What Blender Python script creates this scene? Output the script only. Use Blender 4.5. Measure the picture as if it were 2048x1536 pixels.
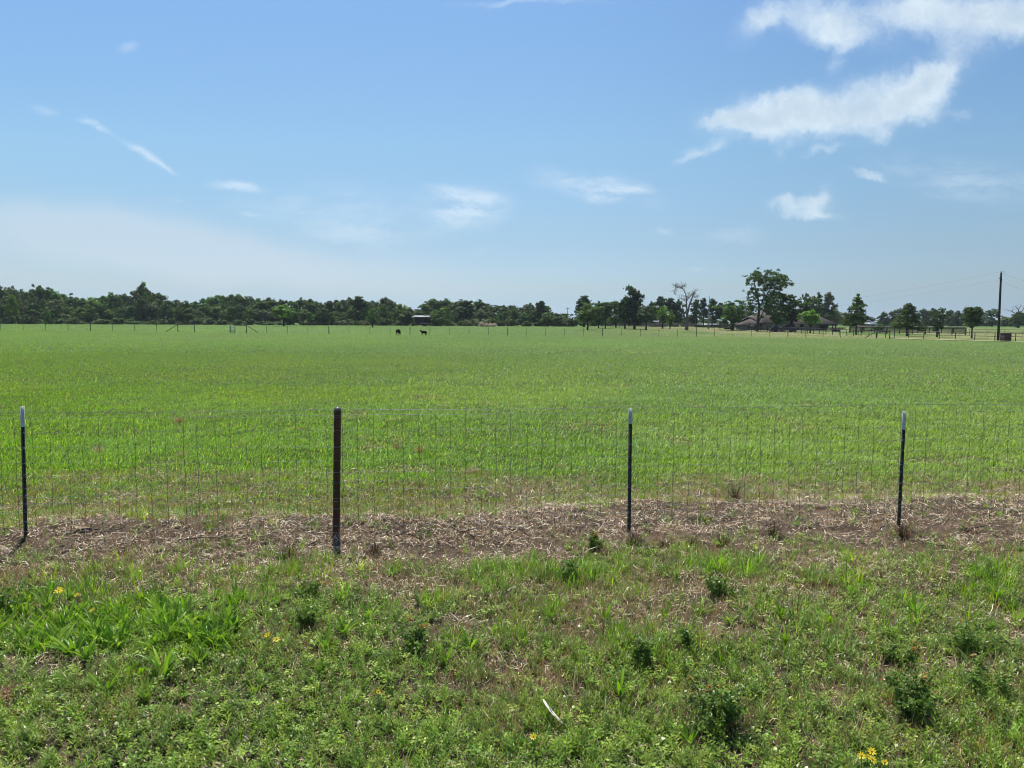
import bpy, math, random
import numpy as np
from mathutils import Matrix, Vector
R = math.radians
random.seed(7)
rng = np.random.default_rng(11)
SC = bpy.context.scene
for o in list(bpy.data.objects):
    bpy.data.objects.remove(o)
COL = SC.collection

# ------------------------------------------------------------------ camera
H = 2.28                                   # eye height above the soil at the near fence
F_PX, CX, CY = 1500.0, 1024.0, 768.0       # focal length in photo pixels (2048 x 1536)
PITCH, ROLL = R(4.87), R(0.30)
_r0 = Vector((1, 0, 0)); _u0 = Vector((0, math.sin(PITCH), math.cos(PITCH)))
C_F = Vector((0, math.cos(PITCH), -math.sin(PITCH)))
C_R = _r0 * math.cos(ROLL) + _u0 * math.sin(ROLL)
C_U = _u0 * math.cos(ROLL) - _r0 * math.sin(ROLL)
cam_d = bpy.data.cameras.new("camera")
cam = bpy.data.objects.new("camera", cam_d)
COL.objects.link(cam)
cam_d.sensor_width = 36.0
cam_d.lens = 36.0 * F_PX / 2048.0
cam_d.clip_start = 0.1
cam_d.clip_end = 9000
cam.matrix_world = Matrix(((C_R.x, C_U.x, -C_F.x, 0), (C_R.y, C_U.y, -C_F.y, 0), (C_R.z, C_U.z, -C_F.z, H), (0, 0, 0, 1)))
SC.camera = cam

# ------------------------------------------------------------------ sun, sky, exposure
SUN_EL, SUN_AZ = R(64.0), R(-11.0)         # azimuth from +Y, negative = to the left
SKY_STRENGTH, SUN_STRENGTH, EXPOSURE = 0.0945, 5.0, 0.40
SC.view_settings.view_transform = 'Standard'
SC.view_settings.look = 'None'
SC.view_settings.exposure = EXPOSURE
SC.view_settings.gamma = 1.0
SC.cycles.filter_width = 1.05
SC.cycles.max_bounces = 6
SC.cycles.transparent_max_bounces = 8
sd = Vector((math.sin(SUN_AZ) * math.cos(SUN_EL), math.cos(SUN_AZ) * math.cos(SUN_EL), math.sin(SUN_EL)))
sl = bpy.data.lights.new("sun", 'SUN')
sl.energy = SUN_STRENGTH; sl.angle = R(0.53); sl.color = (1.0, 0.945, 0.85)
so = bpy.data.objects.new("sun", sl); COL.objects.link(so)
so.rotation_euler = sd.to_track_quat('Z', 'Y').to_euler()
so.location = (0, 0, 60)


def ray(px, py):
    d = C_F * F_PX + C_R * (px - CX) + C_U * (CY - py)
    return d.normalized()


class NB:
    """small node-graph helper"""
    def __init__(s, tree):
        s.t = tree; s.n = tree.nodes; s.l = tree.links
        s.n.clear()

    def node(s, typ, **kw):
        n = s.n.new(typ)
        for k, v in kw.items():
            setattr(n, k, v)
        return n

    def link(s, a, b):
        s.l.new(a, b)

    def put(s, sock, v):
        if isinstance(v, bpy.types.NodeSocket):
            s.l.new(v, sock)
        else:
            sock.default_value = v

    def m(s, op, a, b=0.0, c=0.0, clamp=False):
        n = s.node('ShaderNodeMath', operation=op, use_clamp=clamp)
        s.put(n.inputs[0], a); s.put(n.inputs[1], b)
        if op in ('MULTIPLY_ADD', 'SMOOTH_MIN', 'SMOOTH_MAX', 'WRAP', 'COMPARE'):
            s.put(n.inputs[2], c)
        return n.outputs[0]

    def mr(s, v, a, b, c=0.0, d=1.0, smooth=True):
        n = s.node('ShaderNodeMapRange', interpolation_type='SMOOTHSTEP' if smooth else 'LINEAR')
        s.put(n.inputs[0], v); s.put(n.inputs[1], a); s.put(n.inputs[2], b); s.put(n.inputs[3], c); s.put(n.inputs[4], d)
        return n.outputs[0]

    def mix(s, f, a, b, blend='MIX'):
        n = s.node('ShaderNodeMix', data_type='RGBA', blend_type=blend)
        s.put(n.inputs[0], f)
        s.put(n.inputs[6], a if isinstance(a, bpy.types.NodeSocket) else (*a, 1.0))
        s.put(n.inputs[7], b if isinstance(b, bpy.types.NodeSocket) else (*b, 1.0))
        return n.outputs[2]

    def noise(s, vec, scale, detail=4.0, rough=0.55, dim='3D', out=0):
        n = s.node('ShaderNodeTexNoise', noise_dimensions=dim)
        if vec is not None:
            s.link(vec, n.inputs['Vector'])
        n.inputs['Scale'].default_value = scale
        n.inputs['Detail'].default_value = detail
        n.inputs['Roughness'].default_value = rough
        return n.outputs[out]


def build_world():
    w = bpy.data.worlds.new("World")
    SC.world = w
    w.use_nodes = True
    g = NB(w.node_tree)
    sky = g.node('ShaderNodeTexSky', sky_type='NISHITA')
    sky.sun_disc = False
    sky.sun_elevation = SUN_EL
    sky.sun_rotation = SUN_AZ
    sky.altitude = 50
    sky.air_density = 1.0
    sky.dust_density = 0.7
    sky.ozone_density = 2.5
    tc = g.node('ShaderNodeTexCoord')
    sep = g.node('ShaderNodeSeparateXYZ')
    g.link(tc.outputs['Generated'], sep.inputs[0])
    x, y, z = sep.outputs
    cz = g.node('ShaderNodeCombineXYZ')                     # keep the pale low-sky tone right down to the horizon
    g.link(x, cz.inputs[0]); g.link(y, cz.inputs[1]); g.link(g.m('MAXIMUM', z, 0.042), cz.inputs[2])
    g.link(cz.outputs[0], sky.inputs['Vector'])
    yy = g.m('MAXIMUM', y, 0.05)
    u = g.m('DIVIDE', x, yy)
    v = g.m('DIVIDE', z, yy)
    front = g.mr(y, 0.05, 0.25)
    comb = g.node('ShaderNodeCombineXYZ')
    g.link(u, comb.inputs[0]); g.link(v, comb.inputs[1])
    P = comb.outputs[0]

    def warp(scale, amt, detail=4):
        n = g.noise(P, scale, detail, 0.6, out=1)
        sub = g.node('ShaderNodeVectorMath', operation='SUBTRACT')
        g.link(n, sub.inputs[0]); sub.inputs[1].default_value = (0.5, 0.5, 0.5)
        sc = g.node('ShaderNodeVectorMath', operation='SCALE')
        g.link(sub.outputs[0], sc.inputs[0]); sc.inputs['Scale'].default_value = amt
        ad = g.node('ShaderNodeVectorMath', operation='ADD')
        g.link(P, ad.inputs[0]); g.link(sc.outputs[0], ad.inputs[1])
        return ad.outputs[0]

    def blob_sum(vec, specs):
        """soft ellipses given in photo pixels: x, y, half length, half height, tilt (deg, + = rises to the right), weight"""
        tot = None
        for (px, py, a, b, tilt, wt) in specs:
            d = ray(px, py)
            mp = g.node('ShaderNodeMapping', vector_type='TEXTURE')
            g.link(vec, mp.inputs[0])
            mp.inputs['Location'].default_value = (d.x / d.y, d.z / d.y, 0)
            mp.inputs['Rotation'].default_value = (0, 0, R(tilt))
            mp.inputs['Scale'].default_value = (a / F_PX, b / F_PX, 50)
            ln = g.node('ShaderNodeVectorMath', operation='LENGTH')
            g.link(mp.outputs[0], ln.inputs[0])
            e = g.mr(ln.outputs['Value'], 1.45, 0.0, 0.0, wt)
            tot = e if tot is None else g.m('ADD', tot, e)
        return tot

    cum = [  # puffy clouds
        (1550, 232, 150, 46, 2, 1.1), (1480, 240, 80, 26, -6, .8), (1680, 222, 170, 55, 8, 1.0), (1800, 185, 95, 55, 20, .95),
        (1850, 160, 60, 30, 25, .5), (1430, 235, 40, 12, 10, .5), (1745, 240, 120, 40, 8, .4),
        (1500, 48, 55, 34, 50, .75), (1545, 20, 80, 30, 15, .7), (1640, 30, 90, 45, -15, .65), (1760, 25, 150, 42, 0, .8),
        (1920, 22, 170, 42, -3, 1.1), (2040, 30, 100, 40, -5, 1.0), (1925, 112, 95, 48, 20, .74), (1868, 150, 50, 20, 20, .35), (1700, 70, 120, 30, -8, .45), (1960, 60, 120, 36, 0, .6),
        (1610, 418, 72, 24, 3, .95), (1645, 392, 36, 22, 45, .6), (1655, 438, 55, 10, 0, .7), (1560, 408, 30, 18, 0, .45),
        (1420, 292, 62, 16, 8, .5), (1375, 310, 30, 8, 25, .35), (1650, 305, 55, 9, 8, .40), (1765, 275, 24, 17, 50, .45),
        (1555, 312, 18, 14, 50, .35), (1675, 130, 26, 20, 50, .38), (1735, 355, 45, 11, -8, .38), (1915, 222, 30, 12, 0, .28),
        (1320, 468, 24, 9, 4, .5), (1388, 537, 24, 7, 10, .5), (1436, 539, 14, 6, 0, .35), (840, 404, 55, 20, 22, .5),
        (1690, 92, 22, 10, 40, .28), (965, 498, 36, 8, 15, .35), (1990, 385, 26, 9, 0, .3),
    ]
    wisp = [  # thin high streaks and veils
        (195, 248, 40, 9, -38, .5), (165, 238, 22, 7, -15, .4), (285, 308, 48, 10, -28, .5), (335, 333, 44, 5, -22, .3),
        (85, 215, 28, 9, -20, .4), (480, 374, 54, 10, -12, .65), (345, 395, 30, 4, -4, .3), (497, 431, 22, 4, -5, .4),
        (935, 425, 85, 42, 12, .75), (925, 392, 75, 18, -8, .5), (1195, 375, 115, 28, -12, .62), (1240, 390, 65, 14, 5, .35),
        (255, 93, 20, 10, 20, .3), (655, 430, 190, 55, 0, .28), (1480, 470, 60, 15, 0, .2), (1930, 360, 190, 45, -8, .30),
        (760, 470, 130, 30, -5, .22), (1060, 2, 140, 6, 0, .35),
    ]
    veil = [  # the broad milky sheet low on the left
        (110, 465, 230, 62, -6, .8), (330, 470, 300, 70, -10, .85), (520, 520, 380, 60, -5, .55), (0, 560, 500, 110, 0, .5),
        (700, 560, 420, 70, 0, .35), (1000, 545, 300, 50, 0, .15),
    ]
    w1 = warp(8.0, 0.05, 8)
    w2 = warp(26.0, 0.03, 6)
    mp = g.node('ShaderNodeVectorMath', operation='ADD')
    g.link(w1, mp.inputs[0])
    hf = g.node('ShaderNodeVectorMath', operation='SUBTRACT')
    g.link(w2, hf.inputs[0]); g.link(P, hf.inputs[1])
    g.link(hf.outputs[0], mp.inputs[1])
    wc = mp.outputs[0]
    s1 = blob_sum(wc, [(a, b, c * 1.05, d * 1.1, e, w_ + (.16 if w_ < .6 else 0)) for (a, b, c, d, e, w_) in cum])
    fb = g.noise(wc, 9.0, 10, 0.68)
    fb2 = g.m('MULTIPLY', g.m('SUBTRACT', fb, 0.5), 2.6)
    a1 = g.mr(g.m('ADD', s1, fb2), 0.10, 1.75)
    a1 = g.m('MULTIPLY', a1, g.mr(s1, 0.0, 0.28))
    a1 = g.m('MAXIMUM', a1, g.m('MULTIPLY', g.mr(s1, 0.0, 1.1), g.mr(fb, 0.35, 0.65, 0.10, 0.42)))
    # stretched noise for the wisps
    st = g.node('ShaderNodeMapping'); g.link(w2, st.inputs[0])
    st.inputs['Rotation'].default_value = (0, 0, R(25)); st.inputs['Scale'].default_value = (1.0, 4.0, 1.0)
    fw = g.noise(st.outputs[0], 11.0, 7, 0.62)
    s2 = blob_sum(w1, wisp)
    a2 = g.m('MULTIPLY', s2, g.mr(fw, 0.32, 0.70, 0.10, 1.05))
    w3 = warp(3.0, 0.10, 3)
    s3 = blob_sum(w3, veil)
    a3 = g.m('MULTIPLY', g.mr(s3, 0.0, 1.15), 0.46)
    # shade inside the puffy clouds: thicker parts a little greyer, towards their base
    grain = g.noise(wc, 16.0, 9, 0.66)
    core = g.mr(g.m('ADD', s1, g.m('MULTIPLY', g.m('SUBTRACT', grain, 0.5), 3.2)), 0.5, 2.4)
    ccol = g.mix(core, (6.6, 7.5, 8.1), (4.6, 5.7, 6.7))
    hsv = g.node('ShaderNodeHueSaturation')
    hsv.inputs['Saturation'].default_value = 1.05
    hsv.inputs['Value'].default_value = 1.0
    g.link(sky.outputs[0], hsv.inputs['Color'])
    # the phone's rendering of this sky: cyan-blue overhead, pale blue low down, a little deeper to the right
    tint = g.mix(g.mr(v, 0.02, 0.11, smooth=False), TINT_LOW, TINT_LOWMID)
    tint = g.mix(g.mr(v, 0.10, 0.23, smooth=False), tint, TINT_MID)
    tint = g.mix(g.mr(v, 0.22, 0.42, smooth=False), tint, TINT_HIGH)
    tint = g.mix(g.mr(u, 0.0, 0.65), tint, g.mix(1.0, tint, TINT_RIGHT, 'MULTIPLY'))
    skyc = g.mix(1.0, hsv.outputs[0], tint, 'MULTIPLY')
    skyc = g.mix(g.m('MULTIPLY', a3, front), skyc, (5.6, 6.2, 6.9))
    skyc = g.mix(g.m('MULTIPLY', g.m('MINIMUM', a2, 0.50), front), skyc, (6.6, 7.5, 8.3))
    skyc = g.mix(g.m('MULTIPLY', g.m('MULTIPLY', a1, 0.9), front), skyc, ccol)
    bg = g.node('ShaderNodeBackground')
    g.link(skyc, bg.inputs[0]); bg.inputs[1].default_value = SKY_STRENGTH
    out = g.node('ShaderNodeOutputWorld')
    g.link(bg.outputs[0], out.inputs[0])
    w.cycles.sampling_method = 'MANUAL'
    w.cycles.sample_map_resolution = 512


TINT_LOW, TINT_LOWMID, TINT_MID, TINT_HIGH, TINT_RIGHT = (0.595, 0.722, 0.965), (0.706, 0.78, 0.851), (0.849, 0.978, 0.954), (0.86, 1.037, 1.101), (0.87, 0.87, 0.89)
build_world()

# ------------------------------------------------------------------ numpy helpers
def _hash(ix, iy, seed):
    h = (ix.astype(np.int64) * 374761393 + iy.astype(np.int64) * 668265263 + seed * 982451653) & 0xFFFFFFFF
    h = ((h ^ (h >> 13)) * 1274126177) & 0xFFFFFFFF
    h = (h ^ (h >> 16)) & 0xFFFFFFFF
    return h / 4294967295.0


def vnoise(x, y, seed=0):
    x = np.asarray(x, float); y = np.asarray(y, float)
    ix = np.floor(x); iy = np.floor(y)
    fx = x - ix; fy = y - iy
    fx = fx * fx * (3 - 2 * fx); fy = fy * fy * (3 - 2 * fy)
    a = _hash(ix, iy, seed); b = _hash(ix + 1, iy, seed); c = _hash(ix, iy + 1, seed); d = _hash(ix + 1, iy + 1, seed)
    return (a * (1 - fx) + b * fx) * (1 - fy) + (c * (1 - fx) + d * fx) * fy


def fbm(x, y, seed=0, oct=4):
    s = 0; a = 0.5; t = 0
    for i in range(oct):
        s = s + a * vnoise(np.asarray(x) * 2 ** i, np.asarray(y) * 2 ** i, seed + i * 17); t += a; a *= 0.55
    return s / t


def sstep(a, b, x):
    t = np.clip((np.asarray(x, float) - a) / (b - a), 0, 1)
    return t * t * (3 - 2 * t)


def fence_v(x, y):
    """distance beyond the near fence line"""
    return y - 0.088 * np.asarray(x) - 7.82


def terrain(x, y):
    x = np.asarray(x, float); y = np.asarray(y, float)
    amp = 0.15 + 0.45 * sstep(-90, -10, x) + 0.30 * sstep(45, 110, x)
    bump = sstep(12, 110, y) * (1 - sstep(150, 270, y))
    z = -amp * bump
    near = 1 - sstep(14, 40, y)
    v = fence_v(x, y)
    z = z + near * (0.10 * (fbm(x * 0.7 + 3, y * 0.7, 3, 3) - 0.5) + 0.045 * (fbm(x * 4, y * 4, 9, 3) - 0.5))
    z = z + 0.10 * np.exp(-((v - 0.45 - 0.35 * sstep(-1, 2, x)) / 0.45) ** 2) * (0.3 + 0.9 * fbm(x * 0.9, y * 0.4, 21, 2)) * near
    z = z + 0.085 * (fbm(x * 3.2, y * 5.0, 33, 4) - 0.5) * np.exp(-((v - 0.2) / 0.75) ** 2) * near
    z = z + 0.03 * sstep(0, 5, x) * near * np.exp(-(v / 2.5) ** 2)
    return z


def tz(x, y):
    return float(terrain(x, y))


def ground_at(px, py):
    d = ray(px, py)
    z = 0.0
    for _ in range(30):
        t = (z - H) / d.z
        x, y = d.x * t, d.y * t
        z = 0.5 * z + 0.5 * tz(x, y)
    return x, y, tz(x, y)


def at(px, Y, py=650):
    """world x for a photo column at depth Y"""
    d = ray(px, py)
    return d.x / d.y * Y


def zat(px, py, Y):
    d = ray(px, py)
    return H + d.z / d.y * Y


def mesh(name, V, F, mat, col=None, parent=None, smooth=False):
    """V (n,3); F list of int arrays, each (k,3) or (k,4)"""
    V = np.asarray(V, np.float32)
    if isinstance(F, np.ndarray):
        F = [F]
    F = [np.asarray(f, np.int32) for f in F if len(f)]
    me = bpy.data.meshes.new(name)
    me.vertices.add(len(V)); me.vertices.foreach_set('co', V.ravel())
    nl = sum(f.size for f in F); nf = sum(len(f) for f in F)
    me.loops.add(nl)
    me.loops.foreach_set('vertex_index', np.concatenate([f.ravel() for f in F]))
    me.polygons.add(nf)
    tot = np.concatenate([np.full(len(f), f.shape[1], np.int32) for f in F])
    st = np.concatenate([[0], np.cumsum(tot)[:-1]]).astype(np.int32)
    me.polygons.foreach_set('loop_start', st)
    me.polygons.foreach_set('loop_total', tot)
    if smooth:
        me.polygons.foreach_set('use_smooth', np.ones(nf, bool))
    if col is not None:
        ca = me.color_attributes.new('Col', 'FLOAT_COLOR', 'POINT')
        c4 = np.ones((len(V), 4), np.float32); c4[:, :3] = col
        ca.data.foreach_set('color', c4.ravel())
    me.update(calc_edges=True)
    if isinstance(mat, (list, tuple)):
        for m_ in mat:
            me.materials.append(m_)
    else:
        me.materials.append(mat)
    o = bpy.data.objects.new(name, me)
    COL.objects.link(o)
    if parent is not None:
        o.parent = parent
    return o


def tag(o, label=None, cat=None, group=None, kind=None):
    if label: o['label'] = label
    if cat: o['category'] = cat
    if group: o['group'] = group
    if kind: o['kind'] = kind
    return o


def empty(name, loc=(0, 0, 0), rz=0.0):
    o = bpy.data.objects.new(name, None)
    o.empty_display_size = 0.2
    COL.objects.link(o)
    o.location = loc; o.rotation_euler = (0, 0, rz)
    return o


def copy_tree(o):
    c = o.copy(); COL.objects.link(c)
    for ch in [q for q in KIDS.get(o.name, [])]:
        d = ch.copy(); COL.objects.link(d); d.parent = c
        KIDS.setdefault(c.name, []).append(d)
        for g_ in KIDS.get(ch.name, []):
            e = g_.copy(); COL.objects.link(e); e.parent = d
    return c


KIDS = {}


def kid(parent, child):
    child.parent = parent
    KIDS.setdefault(parent.name, []).append(child)
    return child


class MB:
    """collects simple solids, then links them as ONE mesh object"""
    def __init__(s):
        s.V = []; s.Q = []; s.T = []; s.n = 0

    def add(s, V, Q=None, T=None):
        V = np.asarray(V, float)
        if Q is not None and len(Q): s.Q.append(np.asarray(Q) + s.n)
        if T is not None and len(T): s.T.append(np.asarray(T) + s.n)
        s.V.append(V); s.n += len(V)

    def box(s, x0, x1, y0, y1, z0, z1, rot=None, at_=(0, 0, 0)):
        V = np.array([(x, y, z) for z in (z0, z1) for y in (y0, y1) for x in (x0, x1)], float)
        if rot is not None:
            V = V @ np.array(Matrix.Rotation(rot, 3, 'Z')).T
        V = V + np.array(at_)
        s.add(V, [(0, 2, 3, 1), (4, 5, 7, 6), (0, 1, 5, 4), (1, 3, 7, 5), (3, 2, 6, 7), (2, 0, 4, 6)])

    def tube(s, pts, rad, sides=8, cap=True):
        P = np.asarray(pts, float); n = len(P)
        rad = np.broadcast_to(np.asarray(rad, float), (n,))
        T = np.gradient(P, axis=0)
        T /= np.linalg.norm(T, axis=1)[:, None] + 1e-12
        ref = np.array([0, 0, 1.0]) if abs(T[0][2]) < 0.9 else np.array([1.0, 0, 0])
        V = []
        a = np.arange(sides) / sides * 2 * math.pi
        for i in range(n):
            u = np.cross(T[i], ref); u /= np.linalg.norm(u) + 1e-12
            w = np.cross(T[i], u)
            V.append(P[i] + rad[i] * (np.cos(a)[:, None] * u + np.sin(a)[:, None] * w))
        V = np.concatenate(V)
        Q = []
        for i in range(n - 1):
            for k in range(sides):
                Q.append((i * sides + k, i * sides + (k + 1) % sides, (i + 1) * sides + (k + 1) % sides, (i + 1) * sides + k))
        Tt = []
        if cap:
            V = np.vstack([V, P[0], P[-1]])
            c0, c1 = n * sides, n * sides + 1
            for k in range(sides):
                Tt.append((c0, (k + 1) % sides, k))
                Tt.append((c1, (n - 1) * sides + k, (n - 1) * sides + (k + 1) % sides))
        s.add(V, Q, Tt)

    def bar(s, a, b, r, sides=6):
        s.tube([a, b], r, sides)

    def build(s, name, mat, parent=None, smooth=False, col=None):
        V = np.concatenate(s.V)
        F = []
        if s.Q: F.append(np.concatenate(s.Q))
        if s.T: F.append(np.concatenate(s.T))
        o = mesh(name, V, F, mat, col=col, smooth=smooth)
        if parent is not None:
            kid(parent, o)
        return o


# ------------------------------------------------------------------ materials
def mat_leaf(name, transl=0.35, rough=0.45, spec=0.3, var=0.25, tint=(1, 1, 1)):
    """foliage: colour per leaf from the mesh, light passing through it"""
    m = bpy.data.materials.new(name); m.use_nodes = True
    g = NB(m.node_tree)
    at_ = g.node('ShaderNodeAttribute', attribute_name='Col')
    oi = g.node('ShaderNodeObjectInfo')
    c = g.mix(1.0, at_.outputs['Color'], tint, 'MULTIPLY')
    val = g.mr(oi.outputs['Random'], 0, 1, 1 - var, 1 + var, smooth=False)
    hsv = g.node('ShaderNodeHueSaturation')
    g.link(c, hsv.inputs['Color']); g.link(val, hsv.inputs['Value'])
    r2 = g.m('FRACT', g.m('MULTIPLY', oi.outputs['Random'], 7.31))
    g.link(g.mr(r2, 0, 1, 0.5 - 0.10 * var, 0.5 + 0.08 * var, smooth=False), hsv.inputs['Hue'])
    c = hsv.outputs[0]
    p = g.node('ShaderNodeBsdfPrincipled')
    g.link(c, p.inputs['Base Color'])
    p.inputs['Roughness'].default_value = rough
    p.inputs['Specular IOR Level'].default_value = spec
    t = g.node('ShaderNodeBsdfTranslucent')
    tcol = g.mix(1.0, c, (1.25, 1.35, 0.6), 'MULTIPLY')
    g.link(tcol, t.inputs[0])
    mx = g.node('ShaderNodeMixShader'); mx.inputs[0].default_value = transl
    g.link(p.outputs[0], mx.inputs[1]); g.link(t.outputs[0], mx.inputs[2])
    o = g.node('ShaderNodeOutputMaterial'); g.link(mx.outputs[0], o.inputs[0])
    return m


def mat_plain(name, c1, c2=None, scale=8.0, rough=0.7, metal=0.0, bump=0.0, spec=0.4, stretch=None):
    m = bpy.data.materials.new(name); m.use_nodes = True
    g = NB(m.node_tree)
    tc = g.node('ShaderNodeTexCoord')
    vec = tc.outputs['Object']
    if stretch:
        mp = g.node('ShaderNodeMapping'); g.link(vec, mp.inputs[0]); mp.inputs['Scale'].default_value = stretch
        vec = mp.outputs[0]
    n = g.noise(vec, scale, 6, 0.62)
    c = g.mix(g.mr(n, 0.3, 0.7), c1, c2 or tuple(v * 0.75 for v in c1))
    p = g.node('ShaderNodeBsdfPrincipled')
    g.link(c, p.inputs['Base Color'])
    p.inputs['Roughness'].default_value = rough
    p.inputs['Metallic'].default_value = metal
    p.inputs['Specular IOR Level'].default_value = spec
    if bump:
        b = g.node('ShaderNodeBump'); b.inputs['Strength'].default_value = bump; b.inputs['Distance'].default_value = 0.01
        g.link(n, b.inputs['Height']); g.link(b.outputs[0], p.inputs['Normal'])
    o = g.node('ShaderNodeOutputMaterial'); g.link(p.outputs[0], o.inputs[0])
    return m


def mat_ground():
    m = bpy.data.materials.new('ground_soil_and_turf'); m.use_nodes = True
    g = NB(m.node_tree)
    at_ = g.node('ShaderNodeAttribute', attribute_name='Col')
    geo = g.node('ShaderNodeNewGeometry')
    pos = geo.outputs['Position']
    n1 = g.noise(pos, 26.0, 8, 0.7)
    n2 = g.noise(pos, 3.0, 6, 0.65)
    n3 = g.noise(pos, 0.22, 5, 0.6)
    v = g.m('MULTIPLY', g.mr(n1, 0.2, 0.8, 0.55, 1.45, smooth=False), g.mr(n2, 0.25, 0.75, 0.8, 1.2))
    v = g.m('MULTIPLY', v, g.mr(n3, 0.3, 0.7, 0.88, 1.12))
    hsv = g.node('ShaderNodeHueSaturation')
    g.link(at_.outputs['Color'], hsv.inputs['Color']); g.link(v, hsv.inputs['Value'])
    p = g.node('ShaderNodeBsdfPrincipled')
    g.link(hsv.outputs[0], p.inputs['Base Color'])
    p.inputs['Roughness'].default_value = 0.95
    p.inputs['Specular IOR Level'].default_value = 0.15
    b = g.node('ShaderNodeBump'); b.inputs['Strength'].default_value = 0.9; b.inputs['Distance'].default_value = 0.03
    g.link(n1, b.inputs['Height']); g.link(b.outputs[0], p.inputs['Normal'])
    o = g.node('ShaderNodeOutputMaterial'); g.link(p.outputs[0], o.inputs[0])
    return m


M_GRASS = mat_leaf('pasture_blades', 0.44, 0.38, 0.32, 0.0, tint=(.94, 1.04, .62))
M_WEED = mat_leaf('weed_leaves', 0.40, 0.36, 0.28, 0.0, tint=(1.30, 1.18, .84))
M_DRY = mat_leaf('dry_straw', 0.12, 0.75, 0.25, 0.0)
M_TREE = mat_leaf('tree_leaves', 0.20, 0.6, 0.12, 0.22)
M_BARK = mat_plain('bark', (0.075, 0.06, 0.048), (0.035, 0.03, 0.026), 6, 0.95)
M_DEADWOOD = mat_plain('dead_wood', (0.20, 0.175, 0.155), (0.10, 0.085, 0.075), 8, 0.9)

# ------------------------------------------------------------------ ground
def cover(x, y):
    """how the near ground is covered: returns dict of 0..1 fields"""
    v = fence_v(x, y)
    big = fbm(x * 0.55 + 11, y * 0.8 + 4, 31, 3) - 0.5
    med = fbm(x * 2.0, y * 2.3, 41, 4) - 0.5
    xr = sstep(-1.5, 0.8, x)                               # the litter strip widens to the right of the round post
    # pasture beyond the strip
    past = sstep(1.2, 4.2, v + big * 3.2 + med * 2.6)
    strip = sstep(-0.95 - .5 * (1 - xr), -0.1, v + big * 1.6 + med * 2.2) * (1 - sstep(0.35 + 0.50 * xr, 1.15 + 0.75 * xr, v + big * 2.0 + med * 2.4))
    mid = sstep(0.3 + 0.3 * xr, 1.0 + 0.6 * xr, v + med * 1.4) * (1 - past)           # patchy zone behind the strip
    front = (1 - sstep(-1.35, -0.35, v + big * 1.2 + med * 1.5))
    low = 1 - sstep(4.7, 5.5, y - 0.05 * x + big * 1.3 + med * 0.9)            # creeping ground cover closest to us
    return dict(v=v, big=big, med=med, past=past, strip=strip, mid=mid, front=front, low=low)


def build_ground():
    def axis(a, b, step, far, growth=1.09):
        core = list(np.arange(a, b, step))
        hi = [core[-1]]; s = step
        while hi[-1] < far:
            s *= growth; hi.append(hi[-1] + s)
        return core + hi[1:]
    ys = np.array(axis(2.2, 14.0, 0.055, 6500, 1.045))
    ys = np.concatenate([[-40, -15, -5, -1, 0.8, 1.6], ys])
    xp = np.array(axis(0.0, 8.5, 0.06, 5000, 1.06))
    xs = np.concatenate([-xp[:0:-1], xp])
    X, Y = np.meshgrid(xs, ys)
    Z = terrain(X, Y)
    nearm = (Y < 14) & (np.abs(X) < 9)
    Z = Z + np.where(nearm, 0.02 * (fbm(X * 14, Y * 14, 77, 2) - 0.5), 0)
    c = cover(X, Y)
    soil = np.array([0.150, 0.106, 0.074]); dark = np.array([0.045, 0.036, 0.026]); red = np.array([0.24, 0.165, 0.115])
    green = np.array([0.050, 0.068, 0.018])
    far = np.array([0.080, 0.140, 0.030]); tan = np.array([0.26, 0.20, 0.12])
    f = fbm(X * 3, Y * 3, 5, 4)
    base = soil * 0.72 + (red - soil * 0.72) * (sstep(0.58, 0.78, f) * (1 - 0.6 * c['strip']))[..., None]
    g1 = np.clip(c['past'] * 0.97 + c['mid'] * 0.35 + c['front'] * 0.4, 0, 1)[..., None]
    cc = base * (1 - g1) + (green * 0.9) * g1
    d1 = sstep(0.52, 0.7, fbm(X * 5, Y * 5, 51, 3))[..., None]
    cc = cc * (1 - 0.35 * d1) + dark * 0.35 * d1
    ff = sstep(20, 90, Y)[..., None]
    pat = sstep(0.50, 0.75, fbm(X * 0.045, Y * 0.03, 63, 4))[..., None]
    farc = far * (1 + 0.25 * (fbm(X * 0.02 + 5, Y * 0.012, 8, 3) - 0.5)[..., None] * 2) * (1 - 0.22 * pat) + tan * 0.10 * pat
    yard = (sstep(20, 60, X) * sstep(120, 150, Y - 0 * X) * (1 - sstep(260, 330, Y)) * sstep(.35, .6, fbm(X * .09, Y * .06, 71, 3)))[..., None]
    farc = farc * (1 - .55 * yard) + tan * 1.1 * .55 * yard
    cc = cc * (1 - ff) + farc * ff
    ny, nx = X.shape
    idx = np.arange(ny * nx).reshape(ny, nx)
    Q = np.stack([idx[:-1, :-1], idx[:-1, 1:], idx[1:, 1:], idx[1:, :-1]], -1).reshape(-1, 4)
    o = mesh('ground', np.stack([X, Y, Z], -1).reshape(-1, 3), Q, mat_ground(), col=cc.reshape(-1, 3), smooth=True)
    tag(o, kind='structure')


build_ground()

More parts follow.
